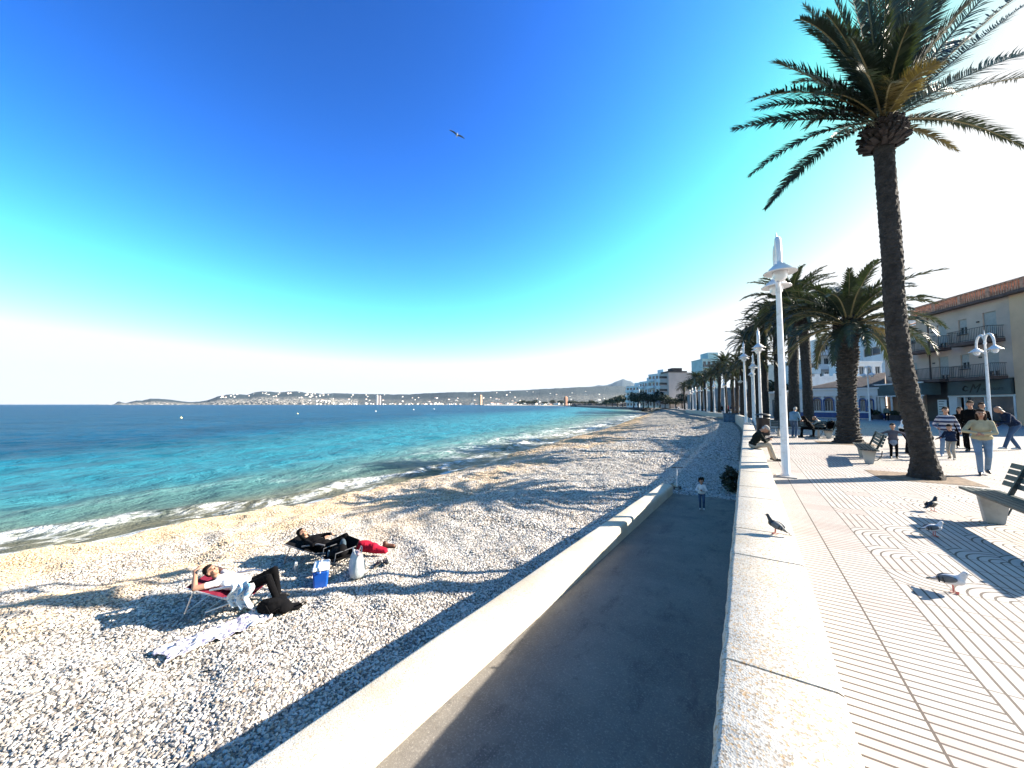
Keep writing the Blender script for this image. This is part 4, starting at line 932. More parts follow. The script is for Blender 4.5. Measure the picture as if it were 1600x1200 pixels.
for lab, xa, xb, z_, h, fl in wb: block('apartment_block', lab, xa, xb, z_, h, fl, 4, M_WHITE, 9, (tuple(range(1, fl)), ((.05, .5),), 1.3, M_WHITE, True), None, 0, 0, z_ - 12, (.55, .95, 2.2))
# shops behind the seawall palms
M_SHOPW = mat('grey_blue_render', (.20, .24, .28), .9, .25, .4, .2)
shopx = [(1086, 1098, 140), (1100, 1116, 125), (1118, 1134, 112), (1136, 1156, 100), (1160, 1186, 92)]
sl_ = ['first', 'second', 'third', 'fourth', 'fifth']
for k, (xa, xb, z_) in enumerate(shopx): block('shop_row_building', 'low bluish-white building behind the distant palms, %s from the left' % sl_[k], xa, xb, z_, 5.2 + .8 * (k % 2), 2, 4, M_SHOPW, 6, None, None, 0, 0, None, None)

# ------------------------------------------------------------------ trees behind the waterfront
def tree(px, z_, h, r, label, seed, cat='tree', group='trees along the far waterfront', m_=None, base=0.0):
    b = PZ(px, 632, z_); b[2] = base; t = thing('tree', label, cat, b, 0, group); rr = random.Random(seed)
    m = MB(); m.tube([(0, 0, 0), (rr.uniform(-.2, .2), 0, h * .35), (rr.uniform(-.4, .4), 0, h * .6)], [r * .09, r * .07, r * .04], 6)
    for k in range(3): a = rr.uniform(0, 6.28); m.tube([(0, 0, h * .35), (math.cos(a) * r * .5, math.sin(a) * r * .5, h * .7)], [r * .05, r * .02], 5)
    m.build('trunk', M_BARK, t)
    leafy('crown', t, (0, 0, h * .68), (r, r, h * .36), 900 if z_ > 120 else 2200, m_ or M_DLEAF, seed, r * .09, .3)
words = ['leftmost', 'second', 'third', 'fourth', 'fifth', 'sixth', 'seventh', 'eighth', 'ninth', 'tenth', 'eleventh', 'twelfth', 'thirteenth', 'fourteenth', 'fifteenth', 'sixteenth']
tx = [(948, 330, 6, 5), (957, 300, 7, 5), (965, 280, 8, 5), (973, 270, 9, 5), (982, 240, 7, 4.5), (990, 210, 8.5, 4), (997, 205, 7, 4), (1005, 195, 9, 4), (1013, 190, 7, 3.5), (1022, 186, 7.5, 3.5), (1031, 180, 9, 3.6), (1039, 170, 6.5, 3), (1047, 165, 5, 3), (1056, 160, 4.5, 2.6), (1066, 155, 6.5, 3), (1075, 150, 5.5, 2.6)]
for k, (px, z_, h, r) in enumerate(tx): tree(px, z_, h, r, 'dark green tree on the far waterfront, %s of the row from the left' % words[k], 100 + k)
tree(1208, 85, 7.0, 4.2, 'dark bushy tree standing behind the small white portal kiosk', 140, group=None)
tree(1252, 88, 7.5, 2.6, 'green tree showing between the two dark palm trunks', 141, group=None, m_=M_LEAF)
tree(1228, 88, 6.0, 3.5, 'dark tree behind the palm trunks left of the white pavilion', 142, group=None)

# ------------------------------------------------------------------ rock breakwater
M_ROCK = mat('dark_rock', (.055, .05, .048), .9, .5, .4, .9, .1, 2)
rr = random.Random(9); m = MB()
cst = [(1016, 643.5), (1005, 641.5), (985, 639.3), (965, 638), (940, 637), (915, 636), (896, 635.4)]
for k in range(420):
    u = rr.random() * (len(cst) - 1.001); i = int(u); fx = u - i; px = cst[i][0] * (1 - fx) + cst[i + 1][0] * fx; py = cst[i][1] * (1 - fx) + cst[i + 1][1] * fx
    p = P(px, py, SEA); back = rr.random() ** 1.1; dd = np.array([p[0], p[1], 0]) / np.linalg.norm(p[:2]); p = p + dd * back * 22 * (1 + p[1] / 400)
    s_ = rr.uniform(.8, 2.4) * (1 + p[1] / 350); z = SEA + back * 3.4 + rr.uniform(-.4, .3)
    n, kk = 7, 5; V = []
    for a_ in range(kk + 1):
        th = math.pi * a_ / kk
        for j in range(n):
            w = 2 * math.pi * j / n; q = rr.uniform(.75, 1.15); V.append((p[0] + s_ * q * math.sin(th) * math.cos(w), p[1] + s_ * q * math.sin(th) * math.sin(w), z + s_ * .6 * q * math.cos(th)))
    m.add(V, [(a_ * n + j, a_ * n + (j + 1) % n, (a_ + 1) * n + (j + 1) % n, (a_ + 1) * n + j) for a_ in range(kk) for j in range(n)])
tag(m.build('rocks', M_ROCK), 'dark boulders of the low breakwater at the end of the beach', 'rocks', kind='stuff')
# far sandy beach
m = MB(); top = []; bot = []
for px in range(756, 925, 6):
    yb = np.interp(px, [756, 830, 890, 925], [633.2, 633.6, 634.6, 635.4]); p = P(px, yb, SEA + .02); q = p * np.array([1, 1, 0]) * 1.12; q[2] = SEA + 3.4
    bot.append(p); top.append(q)
V = bot + top; n = len(bot); m.add(V, [(i, i + 1, n + i + 1, n + i) for i in range(n - 1)])
tag(m.build('far_beach', mat('far_sand', (.50, .42, .31), .9, .15, .02, 0)), kind='structure')

# ------------------------------------------------------------------ houses on the far shore
def house_mesh(seed, flat):
    rr = random.Random(seed); w, d, h = rr.uniform(14, 24), rr.uniform(10, 14), rr.uniform(6, 10); m = MB(); m.box((-w / 2, -d / 2, -6), (w / 2, d / 2, h))
    if flat: m.box((-w / 4, -d / 4, h + .01), (w / 3, d / 3, h + 2.5)); m.box((-w / 2 - .3, -d / 2 - .3, h), (w / 2 + .3, d / 2 + .3, h + .5), 0)
    else: m.add([(-w / 2 - .6, -d / 2 - .6, h), (w / 2 + .6, -d / 2 - .6, h), (w / 2 + .6, d / 2 + .6, h), (-w / 2 - .6, d / 2 + .6, h), (-w / 4, 0, h + 3), (w / 4, 0, h + 3)], [(0, 1, 5, 4), (1, 2, 5), (2, 3, 4, 5), (3, 0, 4), (3, 2, 1, 0)], 1)
    for i in range(int(w / 4)):
        for k in (1.2, 4.4): x = -w / 2 + 1.5 + i * 4; m.box((x, -d / 2 - .12, k), (x + 1.5, -d / 2 - .02, k + 1.5), 2)
    return m
M_FH = mat('far_house_white', (.80, .77, .72), .9, .08, .05, 0)
protos = [house_mesh(k, k % 2 == 0).build('house', [M_FH, M_TILE, M_GLASS]) for k in range(6)]
rr = random.Random(77); cnt = 0; a_, b_, _ = HILL.shape; pxl = np.linspace(150, 1560, 740)
spots = []
for k in range(250):
    if k < 120: px = rr.uniform(470, 900); t_ = rr.uniform(.03, .16) if px < 700 else rr.uniform(.02, .10)
    elif k < 215: px = rr.uniform(420, 960); t_ = rr.uniform(.1, .95)
    else: px = rr.uniform(340, 520); t_ = rr.uniform(.45, 1.0)
    spots.append((px, t_))
for k, (px, t_) in enumerate(spots):
    i = int(np.clip(np.searchsorted(pxl, px), 0, 739)); j = int(np.interp(t_, tt, range(len(tt)))); p = HILL[i, j]
    src = protos[k % 6]; o = src if k < 6 else src.copy()
    if k >= 6: COL.objects.link(o)
    o.location = (p[0], p[1], p[2] - .5); o.rotation_euler = (0, 0, math.atan2(-p[0], p[1]) + rr.uniform(.1, 1.3)); sc_ = (.75 if px > 820 else 1.0) * rr.uniform(.7, 1.2); o.scale = (sc_,) * 3
    tag(o, 'tiny pale house among the many on the far shore and hillside', 'house', 'houses on the far shore')
def tower(px, z_, y_top, wpx, label, m_):
    b = PZ(px, 632, z_); b[2] = 0; h = CAM[2] + (632 - y_top) * z_ / F; w = wpx * z_ / F; t = thing('tower_block', label, 'tower', b, math.atan2(-b[0], b[1]) + .75)
    m = MB(); m.box((-w / 2, -w / 2, 0), (w / 2, w / 2, h)); m.build('wall', m_, t)
    m = MB()
    for k in range(1, 8): m.box((-w * .42, -w / 2 - .3, h * k / 8), (w * .42, -w / 2 - .01, h * k / 8 + h * .05))
    m.build('balconies', M_BROWN, t); m = MB(); m.box((-w * .25, -w * .25, h + .01), (w * .25, w * .25, h * 1.08)); m.build('roof_room', m_, t)
tower(589, 3600, 618, 2.4, 'left one of the pair of pale towers on the far shore', M_WHITE2); tower(593.5, 3650, 619, 2.2, 'right one of the pair of pale towers on the far shore', M_MAUVE)
tower(751, 2100, 618, 3.4, 'lone beige tower block on the far shore in the middle of the bay', M_BEIGE2)
tower(884, 900, 620.5, 4.5, 'far waterfront house in terracotta red, left of the breakwater', M_TILE)
ords = 'leftmost second third fourth fifth sixth seventh eighth ninth tenth eleventh twelfth thirteenth fourteenth fifteenth sixteenth seventeenth eighteenth nineteenth twentieth twenty-first twenty-second twenty-third twenty-fourth twenty-fifth rightmost'.split()
for k, px in enumerate(sorted(rr.uniform(812, 955) for _ in range(26))):
    z_ = np.interp(px, [812, 955], [1350, 420]) * rr.uniform(1.0, 1.2); tree(px, z_, z_ * 6.0 / F * rr.uniform(.8, 1.5), z_ * 6.0 / F, 'dark tree on the distant bay shore, %s of its row counted from the left' % ords[k], 300 + k, group='trees on the distant bay shore')

# ------------------------------------------------------------------ buoys
M_YEL = mat('buoy_yellow', (.72, .62, .30), .5, .1, 3, 0); M_BW = mat('buoy_white', (.75, .74, .70), .5, .1, 3, 0)
for k, (x, y, r_, lab) in enumerate(((283, 653.5, .36, 'biggest yellow-white buoy floating off the beach, at left'), (465, 647, .38, 'small yellowish buoy floating left of the middle of the bay'), (587, 643, .5, 'pale buoy below the pair of far towers'), (646, 640.5, .6, 'pale buoy, middle one of the three far buoys'), (678, 639.5, .6, 'pale buoy, rightmost of the three far buoys'))):
    p = P(x, y, SEA); t = thing('buoy', lab, 'buoy', (p[0], p[1], SEA), 0, 'buoys in the bay')
    m = MB(); m.lathe([(0, -.4), (r_ * .8, -.3), (r_, .1), (r_ * .8, r_ * .7), (r_ * .35, r_), (0, r_ * 1.05)], n=14); m.build('float', M_YEL if k < 2 else M_BW, t)
    m = MB(); m.tube([(0, 0, r_), (0, 0, r_ + .3)], .07, 6); m.build('top_mark', M_YEL, t)

# ------------------------------------------------------------------ people
M_SKIN = mat('skin', (.36, .19, .125), .55, .08, 8, .1, .001, 80)
M_HAIRD = mat('dark_hair', (.010, .008, .007), .9, .3, 20, .6, .004, 120, 0, .15)
M_HAIRB = mat('brown_hair', (.030, .017, .011), .9, .3, 20, .6, .004, 120, 0, .15)
M_HAIRG = mat('grey_hair', (.35, .34, .33), .7, .2, 20, .6, .004, 120)
M_SHOE = mat('dark_shoes', (.012, .011, .011), .5, .2, 10, 0)
M_SHOEW = mat('white_shoes', (.55, .55, .55), .5, .1, 10, 0)
M_LIP = mat('lips', (.20, .06, .05), .5, .1, 8, 0)
M_EYE = mat('eye_dark', (.01, .008, .008), .25, .1, 8, 0)
def cloth(name, col, fold=.03):
    if name in _mc: return _mc[name]
    s = NT(name); o = s.obj(); c = s.mix(s.ramp(s.noise(5, 4, .6, o), .3, .7), tuple(v * .82 for v in col), tuple(min(1, v * 1.12) for v in col))
    h = s.m('ADD', s.noise(7, 3, .6, s.scale(o, (1, 1, .5)), .6), s.m('MULTIPLY', s.noise(160, 2, .6, o), .06))
    _mc[name] = s.done(c, .95, s.bump(h, .9, fold), None, .12); return _mc[name]
def stripes(name, a, b, n):
    s = NT(name); o = s.obj(); z = s.xyz(o)[2]; f_ = s.m('LESS_THAN', s.m('FRACT', s.m('ADD', s.m('MULTIPLY', z, n), s.m('MULTIPLY', s.noise(3, 2, .5, o), .25))), .5)
    return s.done(s.mix(f_, a, b), .9, s.bump(s.noise(7, 3, .6, o), .9, .012))
def ik(a, b, l1, l2, pole):
    a, b, pole = Vector(a), Vector(b), Vector(pole); d = b - a; L = min(d.length, (l1 + l2) * .995); dn = d.normalized(); b = a + dn * L
    x = (l1 * l1 - l2 * l2 + L * L) / (2 * L); h = math.sqrt(max(0, l1 * l1 - x * x)); pp = pole - dn * pole.dot(dn)
    if pp.length < 1e-4: pp = Vector((0, 1, 0))
    return a + dn * x + pp.normalized() * h, b
def remeshed(prims, vox, mats, name, parent, smooth=4, keep=None):
    """prims: ('c',p0,r0,p1,r1,mat) tapered capsules or ('e',c,radii,rot,mat) ellipsoids, fused into one skin"""
    m = MB()
    for q in prims:
        if q[0] == 'c':
            p0, r0, p1, r1 = Vector(q[1]), q[2], Vector(q[3]), q[4]
            m.ell(p0, (r0,) * 3, 0, 10, 8); m.ell(p1, (r1,) * 3, 0, 10, 8)
            if (p1 - p0).length > 1e-4: m.tube([p0, p1], [r0, r1], 10)
        else: m.ell(q[1], q[2], 0, 14, 10, q[3])
    ob = m.build('tmp', M_SKIN, weld=True)
    r = ob.modifiers.new('r', 'REMESH'); r.mode = 'VOXEL'; r.voxel_size = vox
    s_ = ob.modifiers.new('s', 'SMOOTH'); s_.factor = .5; s_.iterations = smooth
    dg = bpy.context.evaluated_depsgraph_get(); me = bpy.data.meshes.new_from_object(ob.evaluated_get(dg)); old = ob.data
    bpy.data.objects.remove(ob); bpy.data.meshes.remove(old)
    me.name = name; me.materials.clear()
    for x in mats: me.materials.append(x)
    nf = len(me.polygons); 
    if nf:
        cc = np.empty(nf * 3, np.float32); me.polygons.foreach_get('center', cc); cc = cc.reshape(-1, 3); best = np.full(nf, 1e9); mi = np.zeros(nf, np.int32)
        for q in prims:
            if q[0] == 'c':
                a, b = np.array(q[1]), np.array(q[3]); ab = b - a; t = np.clip(((cc - a) @ ab) / max(1e-9, ab @ ab), 0, 1); d = np.linalg.norm(cc - (a + t[:, None] * ab), axis=1) - (q[2] + (q[4] - q[2]) * t); k = q[5]
            else:
                R_ = np.array(q[3]) if q[3] is not None else np.eye(3); l = (cc - np.array(q[1])) @ R_ / np.array(q[2]); d = (np.linalg.norm(l, axis=1) - 1) * min(q[2]); k = q[4]
            w = d < best; best[w] = d[w]; mi[w] = k
        me.polygons.foreach_set('material_index', mi); me.polygons.foreach_set('use_smooth', np.ones(nf, bool))
    o = bpy.data.objects.new(name, me); return link(o, parent)
def rotm(lean, side=0, tw=0): return Matrix.Rotation(tw, 3, 'Z') @ Matrix.Rotation(side, 3, 'Y') @ Matrix.Rotation(-lean, 3, 'X')
def face_to(p, q=(0, 0)): return math.atan2(-(q[0] - p[0]), q[1] - p[1])
def person(label, loc, yaw, H=1.72, top=None, bot=None, hair=M_HAIRD, shoe=M_SHOE, pel=(0, 0, .93), lean=0.04, side=0, tw=0, hp=0.0, hy=0.0, fL=(-.10, .02, .08), fR=(.10, .02, .08),
           hL=(-.26, .05, .80), hR=(.26, .05, .80), eL=(-.4, -1, -.1), eR=(.4, -1, -.1), kn=(0, 1, .15), kL=None, kR=None, vox=.013, hairstyle='short', head=1.0, bulk=1.0, cuff=True, skirt=None, short=False, group=None, fingers=False, extra=(), skin=M_SKIN, footdir=0.0, cat='person', spread=1.0):
    s = H / 1.75; t = thing('person', label, cat, loc, yaw, group); t.scale = (1, 1, 1)
    V3 = lambda v: Vector(v) * s
    R = rotm(lean, side, tw); pv = V3(pel); up = lambda x, y, z: pv + R @ (Vector((x, y, z)) * s)
    pr = []; SK, TO, BO, SH = 0, 1, 2, 3
    E = lambda c, r, m_, rot=R: pr.append(('e', tuple(c), tuple(v * s for v in r), rot, m_))
    Cp = lambda a, ra, b, rb, m_: pr.append(('c', tuple(a), ra * s, tuple(b), rb * s, m_))
    bw = bulk
    E(up(0, -.01, 0), (.168, .118, .12), BO); E(up(0, 0, .12), (.145 * bw, .108 * bw, .13), TO); E(up(0, .005, .26), (.158 * bw ** .8, .118 * bw, .16), TO); E(up(0, 0, .36), (.148 * bw ** .5, .10 * bw ** .5, .09), TO)
    if bulk > 1.05: E(up(0, 0, .03), (.172 * bw, .125 * bw, .10), TO)
    sw = .158 + .02 * (bw - 1); shL, shR = up(-sw, 0, .405), up(sw, 0, .405); Cp(shL, .054 * bw ** .5, up(0, 0, .44), .062, TO); Cp(shR, .054 * bw ** .5, up(0, 0, .44), .062, TO); nk = up(0, .0, .475); Cp(up(0, 0, .42), .07, up(0, 0, .475), .056, TO)
    Rh = R @ Matrix.Rotation(hy, 3, 'Z') @ Matrix.Rotation(-hp, 3, 'X'); hc = nk + Rh @ (Vector((0, .025, .175)) * s * (.55 + .45 * head)); Cp(nk, .055, hc - Rh @ Vector((0, .02 * s, .06 * s)), .052, SK)
    h_ = head; HP = lambda x, y, z: hc + Rh @ (Vector((x, y, z)) * s * h_); EH = lambda x, y, z, r, m_=SK: pr.append(('e', tuple(HP(x, y, z)), tuple(v * s * h_ for v in r), Rh, m_))
    EH(0, -.012, .025, (.076, .094, .092)); EH(0, .03, -.045, (.056, .064, .062)); EH(0, .05, -.085, (.03, .03, .025)); EH(0, .098, -.015, (.013, .02, .026)); EH(0, .078, .03, (.05, .02, .014))
    EH(-.077, 0, -.008, (.01, .02, .03)); EH(.077, 0, -.008, (.01, .02, .03)); EH(-.035, .072, -.03, (.022, .018, .018)); EH(.035, .072, -.03, (.022, .018, .018))
    hl, hr = up(-.092 * spread, 0, -.03), up(.092 * spread, 0, -.03)
    for hip, ft, kp, sg in ((hl, fL, kL or kn, -1), (hr, fR, kR or kn, 1)):
        kne, ank = ik(hip, V3(ft), .44 * s, .43 * s, kp); Cp(hip, .092, kne, .064, BO); mid = kne.lerp(ank, .35); Cp(kne, .062, mid, .060, BO); Cp(mid, .060, ank, .052 if cuff else .040, BO)
        if isinstance(footdir, tuple): fd = Vector(footdir)
        else: fd = Vector((.12 * sg - math.sin(footdir), 1, -.0)).normalized()
        Cp(ank + Vector((0, 0, -.025 * s)), .040, ank + Vector((0, 0, -.035 * s)) + fd * .13 * s, .036, SH); Cp(ank + Vector((0, 0, -.042 * s)) - fd * .04 * s, .034, ank + Vector((0, 0, -.05 * s)) + fd * .17 * s, .026, SH)
    for sh, hd, ep, sg in ((shL, hL, eL, -1), (shR, hR, eR, 1)):
        el, wr = ik(sh, V3(hd), .29 * s, .26 * s, ep); am = SK if short else TO
        aw = bw ** .6; Cp(sh, .054 * aw, sh.lerp(el, .5), .049 * aw, TO); Cp(sh.lerp(el, .5), .049 * aw, el, .043 * aw, am); Cp(el, .043 * aw, wr, .031 * aw, am)
        d = (wr - el).normalized(); pal = wr + d * .05 * s; fw = d; sd = d.cross(Vector((0, 0, 1)));
        if sd.length < .2: sd = d.cross(Vector((0, 1, 0)))
        sd.normalize(); nrm = sd.cross(d)
        Cp(wr, .026, pal, .03, SK); Cp(wr + d * .03 * s - sd * .018 * s, .02, pal + sd * .012 * s + d * .03 * s, .022, SK)
        if fingers:
            for i, (o_, l_) in enumerate(((-.030, .062), (-.010, .072), (.010, .068), (.028, .052))):
                b_ = pal + sd * o_ * s + d * .028 * s; k1 = b_ + (d * .8 - nrm * .35 * (1 + .2 * i)).normalized() * l_ * .55 * s; k2 = k1 + (d * .45 - nrm * .9).normalized() * l_ * .5 * s
                Cp(b_, .0095, k1, .0088, SK); Cp(k1, .0088, k2, .0075, SK)
            th = pal - sd * .03 * s; Cp(wr + d * .02 * s - sd * .018 * s, .014, th + d * .012 * s - nrm * .02 * s, .011, SK); Cp(th + d * .012 * s - nrm * .02 * s, .011, th + d * .045 * s - nrm * .035 * s, .008, SK)
        else: Cp(pal, .028, pal + d * .06 * s - nrm * .02 * s, .018, SK)
    if skirt: Cp(up(0, 0, 0), .15, up(0, .0, -.16), .19, 4)
    for q in extra:
        if q[0] == 'c': Cp(up(*q[1]), q[2], up(*q[3]), q[4], q[5])
        else: E(up(*q[1]), q[2], q[3])
    mats = [skin, top, bot, shoe] + ([skirt] if skirt else [])
    remeshed(pr, vox * s ** .5, mats, 'body', t)
    hp_ = []; e_ = lambda x, y, z, r: hp_.append(('e', tuple(HP(x, y, z)), tuple(v * s * h_ for v in r), Rh, 0))
    vh = max(.008, vox)
    if hairstyle in ('short', 'long', 'bun', 'curly'):
        e_(0, -.03, .045, (.084, .092, .086)); e_(0, .0, .082, (.068, .082, .038)); e_(0, -.06, -.01, (.072, .052, .07))
    if hairstyle == 'curly':
        for k in range(26):
            a = k * 2.4; z = -.03 + .15 * (k / 26); r_ = .085 * math.sqrt(max(.05, 1 - ((z - .02) / .14) ** 2))
            if math.sin(a) > .35 and z < .06: continue
            e_(r_ * math.cos(a), -.02 + r_ * math.sin(a), z, (.032, .032, .032))
    if hairstyle == 'long':
        for sg in (-1, 1): e_(sg * .068, -.02, -.06, (.03, .05, .10)); e_(sg * .06, -.01, -.15, (.032, .04, .08))
        e_(0, -.07, -.10, (.075, .04, .13))
    if hairstyle == 'cap': e_(0, -.05, -.02, (.07, .055, .06))
    if hairstyle == 'bald': e_(0, -.065, -.02, (.07, .04, .05)); e_(.07, -.03, -.01, (.012, .03, .03)); e_(-.07, -.03, -.01, (.012, .03, .03))
    if hp_: remeshed(hp_, vh, [hair], 'hair', t, 2)
    if fingers or vox < .0115:
        m = MB()
        for sg in (-1, 1): m.ell(HP(sg * .031, .086, .006), (.011 * s * h_, .006 * s * h_, .006 * s * h_), 0, 8, 6, Rh); 
        m.build('eyes', M_EYE, t); m = MB(); m.ell(HP(0, .094, -.053), (.022 * s * h_, .008 * s * h_, .006 * s * h_), 0, 8, 6, Rh); m.build('mouth', M_LIP, t)
        m = MB()
        for sg in (-1, 1): m.ell(HP(sg * .032, .086, .027), (.019 * s * h_, .006 * s * h_, .0045 * s * h_), 0, 8, 6, Rh)
        m.build('eyebrows', hair if hairstyle != 'cap' else M_HAIRG, t)
    t['_'] = 0; del t['_']
    return t, HP, up, s
C_NAVY = cloth('navy_cloth', (.012, .022, .05)); C_BLK = cloth('black_cloth', (.003, .003, .004)); C_CREAM = cloth('cream_fleece', (.42, .36, .235), .02); C_JEAN = cloth('light_denim', (.17, .245, .34))
C_BEIGE = cloth('beige_cotton', (.38, .33, .27)); C_OLIVE = cloth('dark_olive_cloth', (.009, .013, .012)); C_WHITE = cloth('white_cotton', (.74, .73, .72)); C_GREY = cloth('grey_wool', (.11, .10, .12))
C_PBLUE = cloth('pale_blue_cloth', (.13, .24, .36)); C_DBLUE = cloth('dull_blue_jeans', (.055, .095, .17)); C_SKIRT = cloth('pale_skirt', (.25, .30, .38)); C_GRN = cloth('grey_green_cloth', (.12, .15, .13)); C_RED = cloth('red_cloth', (.42, .012, .035)); C_PINK = cloth('pink_cloth', (.50, .12, .20))
C_STR = stripes('navy_white_stripes', (.022, .030, .075), (.40, .40, .45), 7.5); C_STR2 = stripes('black_white_stripes', (.01, .01, .01), (.55, .54, .52), 22)

# man in a cap sitting on the seawall, looking down at his phone
pm = (.20, 14.0, 0); 
t, HP, up, s = person('elderly man in a dark jacket and grey cap sitting on the seawall, head bowed', (.22, 14.05, 0), math.radians(-84), 1.72, C_OLIVE, C_BEIGE, M_HAIRG, M_SHOE, pel=(0, -.05, .47), lean=.42, hp=.55,
       fL=(-.13, .47, .08), fR=(.13, .50, .08), hL=(-.05, .38, .66), hR=(.06, .38, .65), eL=(-1, -.3, -.6), eR=(1, -.3, -.6), kn=(0, .4, 1), vox=.011, hairstyle='cap', bulk=1.14, fingers=True)
m = MB(); R_ = Matrix.Rotation(math.radians(-84), 3, 'Z')
c = HP(0, -.012, .05); m.ell(c, (.086, .10, .066), 0, 16, 10, rotm(.95)); m.ell(HP(0, .10, .062), (.06, .055, .010), 0, 12, 6, rotm(.95)); m.build('flat_cap', cloth('grey_cap', (.30, .29, .28)), t)
m = MB(); m.box((-.035, -.07, -.006), (.035, .07, .006)); o = m.build('phone', mat('phone_black', (.01, .01, .012), .2, .1, 3, 0)); o.location = (.22 + .40, 14.04, .70); o.rotation_euler = (.3, .5, -1.4); tag(o, 'small dark phone held by the man sitting on the seawall', 'phone')

# toddler on the ramp
p = P(1097, 797, ramp_z(12.6)); p = P(1097, 797, ramp_z(p[1]))
person('toddler in a white top and blue trousers walking up the ramp towards the camera', (p[0], p[1], ramp_z(p[1])), face_to(p), .90, C_WHITE, C_DBLUE, M_HAIRD, M_SHOEW, head=1.45, fL=(-.09, .10, .14), fR=(.09, -.08, .08), hL=(-.04, .24, 1.14), hR=(.05, .26, 1.10), eL=(-1, -.3, -.5), eR=(1, -.3, -.5), hairstyle='curly', bulk=1.15, vox=.012, hp=.1)

def at(px, d): return P(px, 632 + d, 0)
# woman in the cream fleece
p = at(1538, 110)
person('woman in a cream fleece jacket and light jeans walking towards the camera', p, face_to(p) + .1, 1.68, C_CREAM, C_JEAN, M_HAIRB, M_SHOE, pel=(0, 0, .93), lean=.06, hp=.12, fL=(-.07, -.14, .11), fR=(.07, .16, .08), hL=(.02, .27, 1.06), hR=(.10, .30, 1.08), eL=(-1, -.2, -.4), eR=(1, -.2, -.4), hairstyle='long', bulk=1.14, vox=.0105, fingers=True)
# child in navy before the striped man
p = at(1488, 86)
person('small boy in a navy jacket and beige trousers in front of the striped man', p, face_to(p) - .3, 1.12, C_NAVY, C_BEIGE, M_HAIRD, M_SHOE, head=1.25, lean=.1, fL=(-.12, .12, .08), fR=(.1, -.1, .1), hL=(.22, .36, 1.05), hR=(.40, .22, 1.0), eL=(-.6, -.2, -1), eR=(.6, -.2, -1), hp=.25, vox=.013, bulk=1.25, hairstyle='short')
p = at(1481, 80.5)
t, *_ = person('man in a navy and white striped sweater walking behind the small boy', p, face_to(p) + .15, 1.70, C_STR, C_JEAN, M_HAIRD, M_SHOEW, lean=.05, fL=(-.12, -.16, .12), fR=(.16, .2, .08), hL=(-.30, .08, .86), hR=(.22, .22, .98), vox=.013, bulk=1.3)
q = p + np.array([-.55, -.1, .62]); t = thing('bag', 'small pink bag hanging beside the striped man', 'bag', q); remeshed([('e', (0, 0, -.02), (.13, .08, .14), None, 0)], .02, [C_PINK], 'pouch', t); m = MB(); m.tube([(-.08, 0, .08), (-.03, 0, .26), (.06, 0, .26), (.08, 0, .08)], .008, 6); m.build('strap', C_PINK, t)
p = at(1503, 68); person('woman with long dark hair in black, half hidden behind the striped man', p, face_to(p), 1.68, C_BLK, C_BLK, M_HAIRD, hairstyle='long', vox=.016, bulk=1.1)
p = at(1521, 74); person('tall bearded man in black standing behind the woman in cream', p, face_to(p) - .2, 1.93, C_BLK, C_BLK, M_HAIRB, vox=.015, bulk=1.15, extra=(), hp=.1, hL=(-.32, .0, .82))
p = at(1537, 68); person('brown-haired person just visible over the shoulder of the woman in cream', p, face_to(p) + .5, 1.86, C_BLK, C_BLK, M_HAIRB, vox=.017)
p = at(1574, 72); person('balding man in a navy jacket leaning forward behind the woman in cream', p, face_to(p) - 1.1, 1.84, C_NAVY, C_DBLUE, M_HAIRG, M_SHOEW, lean=.55, hp=.2, pel=(0, -.22, .94), fL=(-.14, .15, .08), fR=(.14, -.35, .1), hL=(-.2, .30, .95), hR=(.28, .05, .88), hairstyle='bald', vox=.015, bulk=1.22)
# girl in grey jacket and bending adult
p = at(1397, 84); person('little girl in a grey jacket and pale skirt standing with her arms held out', p, face_to(p) + .1, 1.12, C_GREY, C_BLK, M_HAIRD, M_SHOE, head=1.28, fL=(-.1, .02, .08), fR=(.1, .0, .08), hL=(-.50, .02, 1.0), hR=(.46, .08, .98), eL=(-1, -.3, -.3), eR=(1, -.3, -.3), hairstyle='bun', bulk=1.25, vox=.012, skirt=C_SKIRT)
p = at(1419, 77); person('adult in a white top and black trousers bending slightly beside the little girl', p, face_to(p) + 2.2, 1.64, C_WHITE, C_BLK, M_HAIRD, lean=.35, hp=.2, pel=(0, -.08, .93), fL=(-.12, .05, .08), fR=(.12, -.1, .08), hL=(-.22, .45, .75), hR=(.22, .48, .72), hairstyle='bun', bulk=1.25, vox=.014)
# man in pale blue, seen from behind
p = at(1241, 52); person('grey-haired man in a pale blue jacket seen from behind, standing by the benches', p, face_to(p) + math.pi - .4, 1.70, C_PBLUE, C_DBLUE, M_HAIRG, M_SHOEW, lean=.22, hp=.5, hL=(-.1, .34, 1.0), hR=(.2, .30, .98), fL=(-.12, .1, .08), fR=(.12, -.12, .08), bulk=1.3, vox=.014)
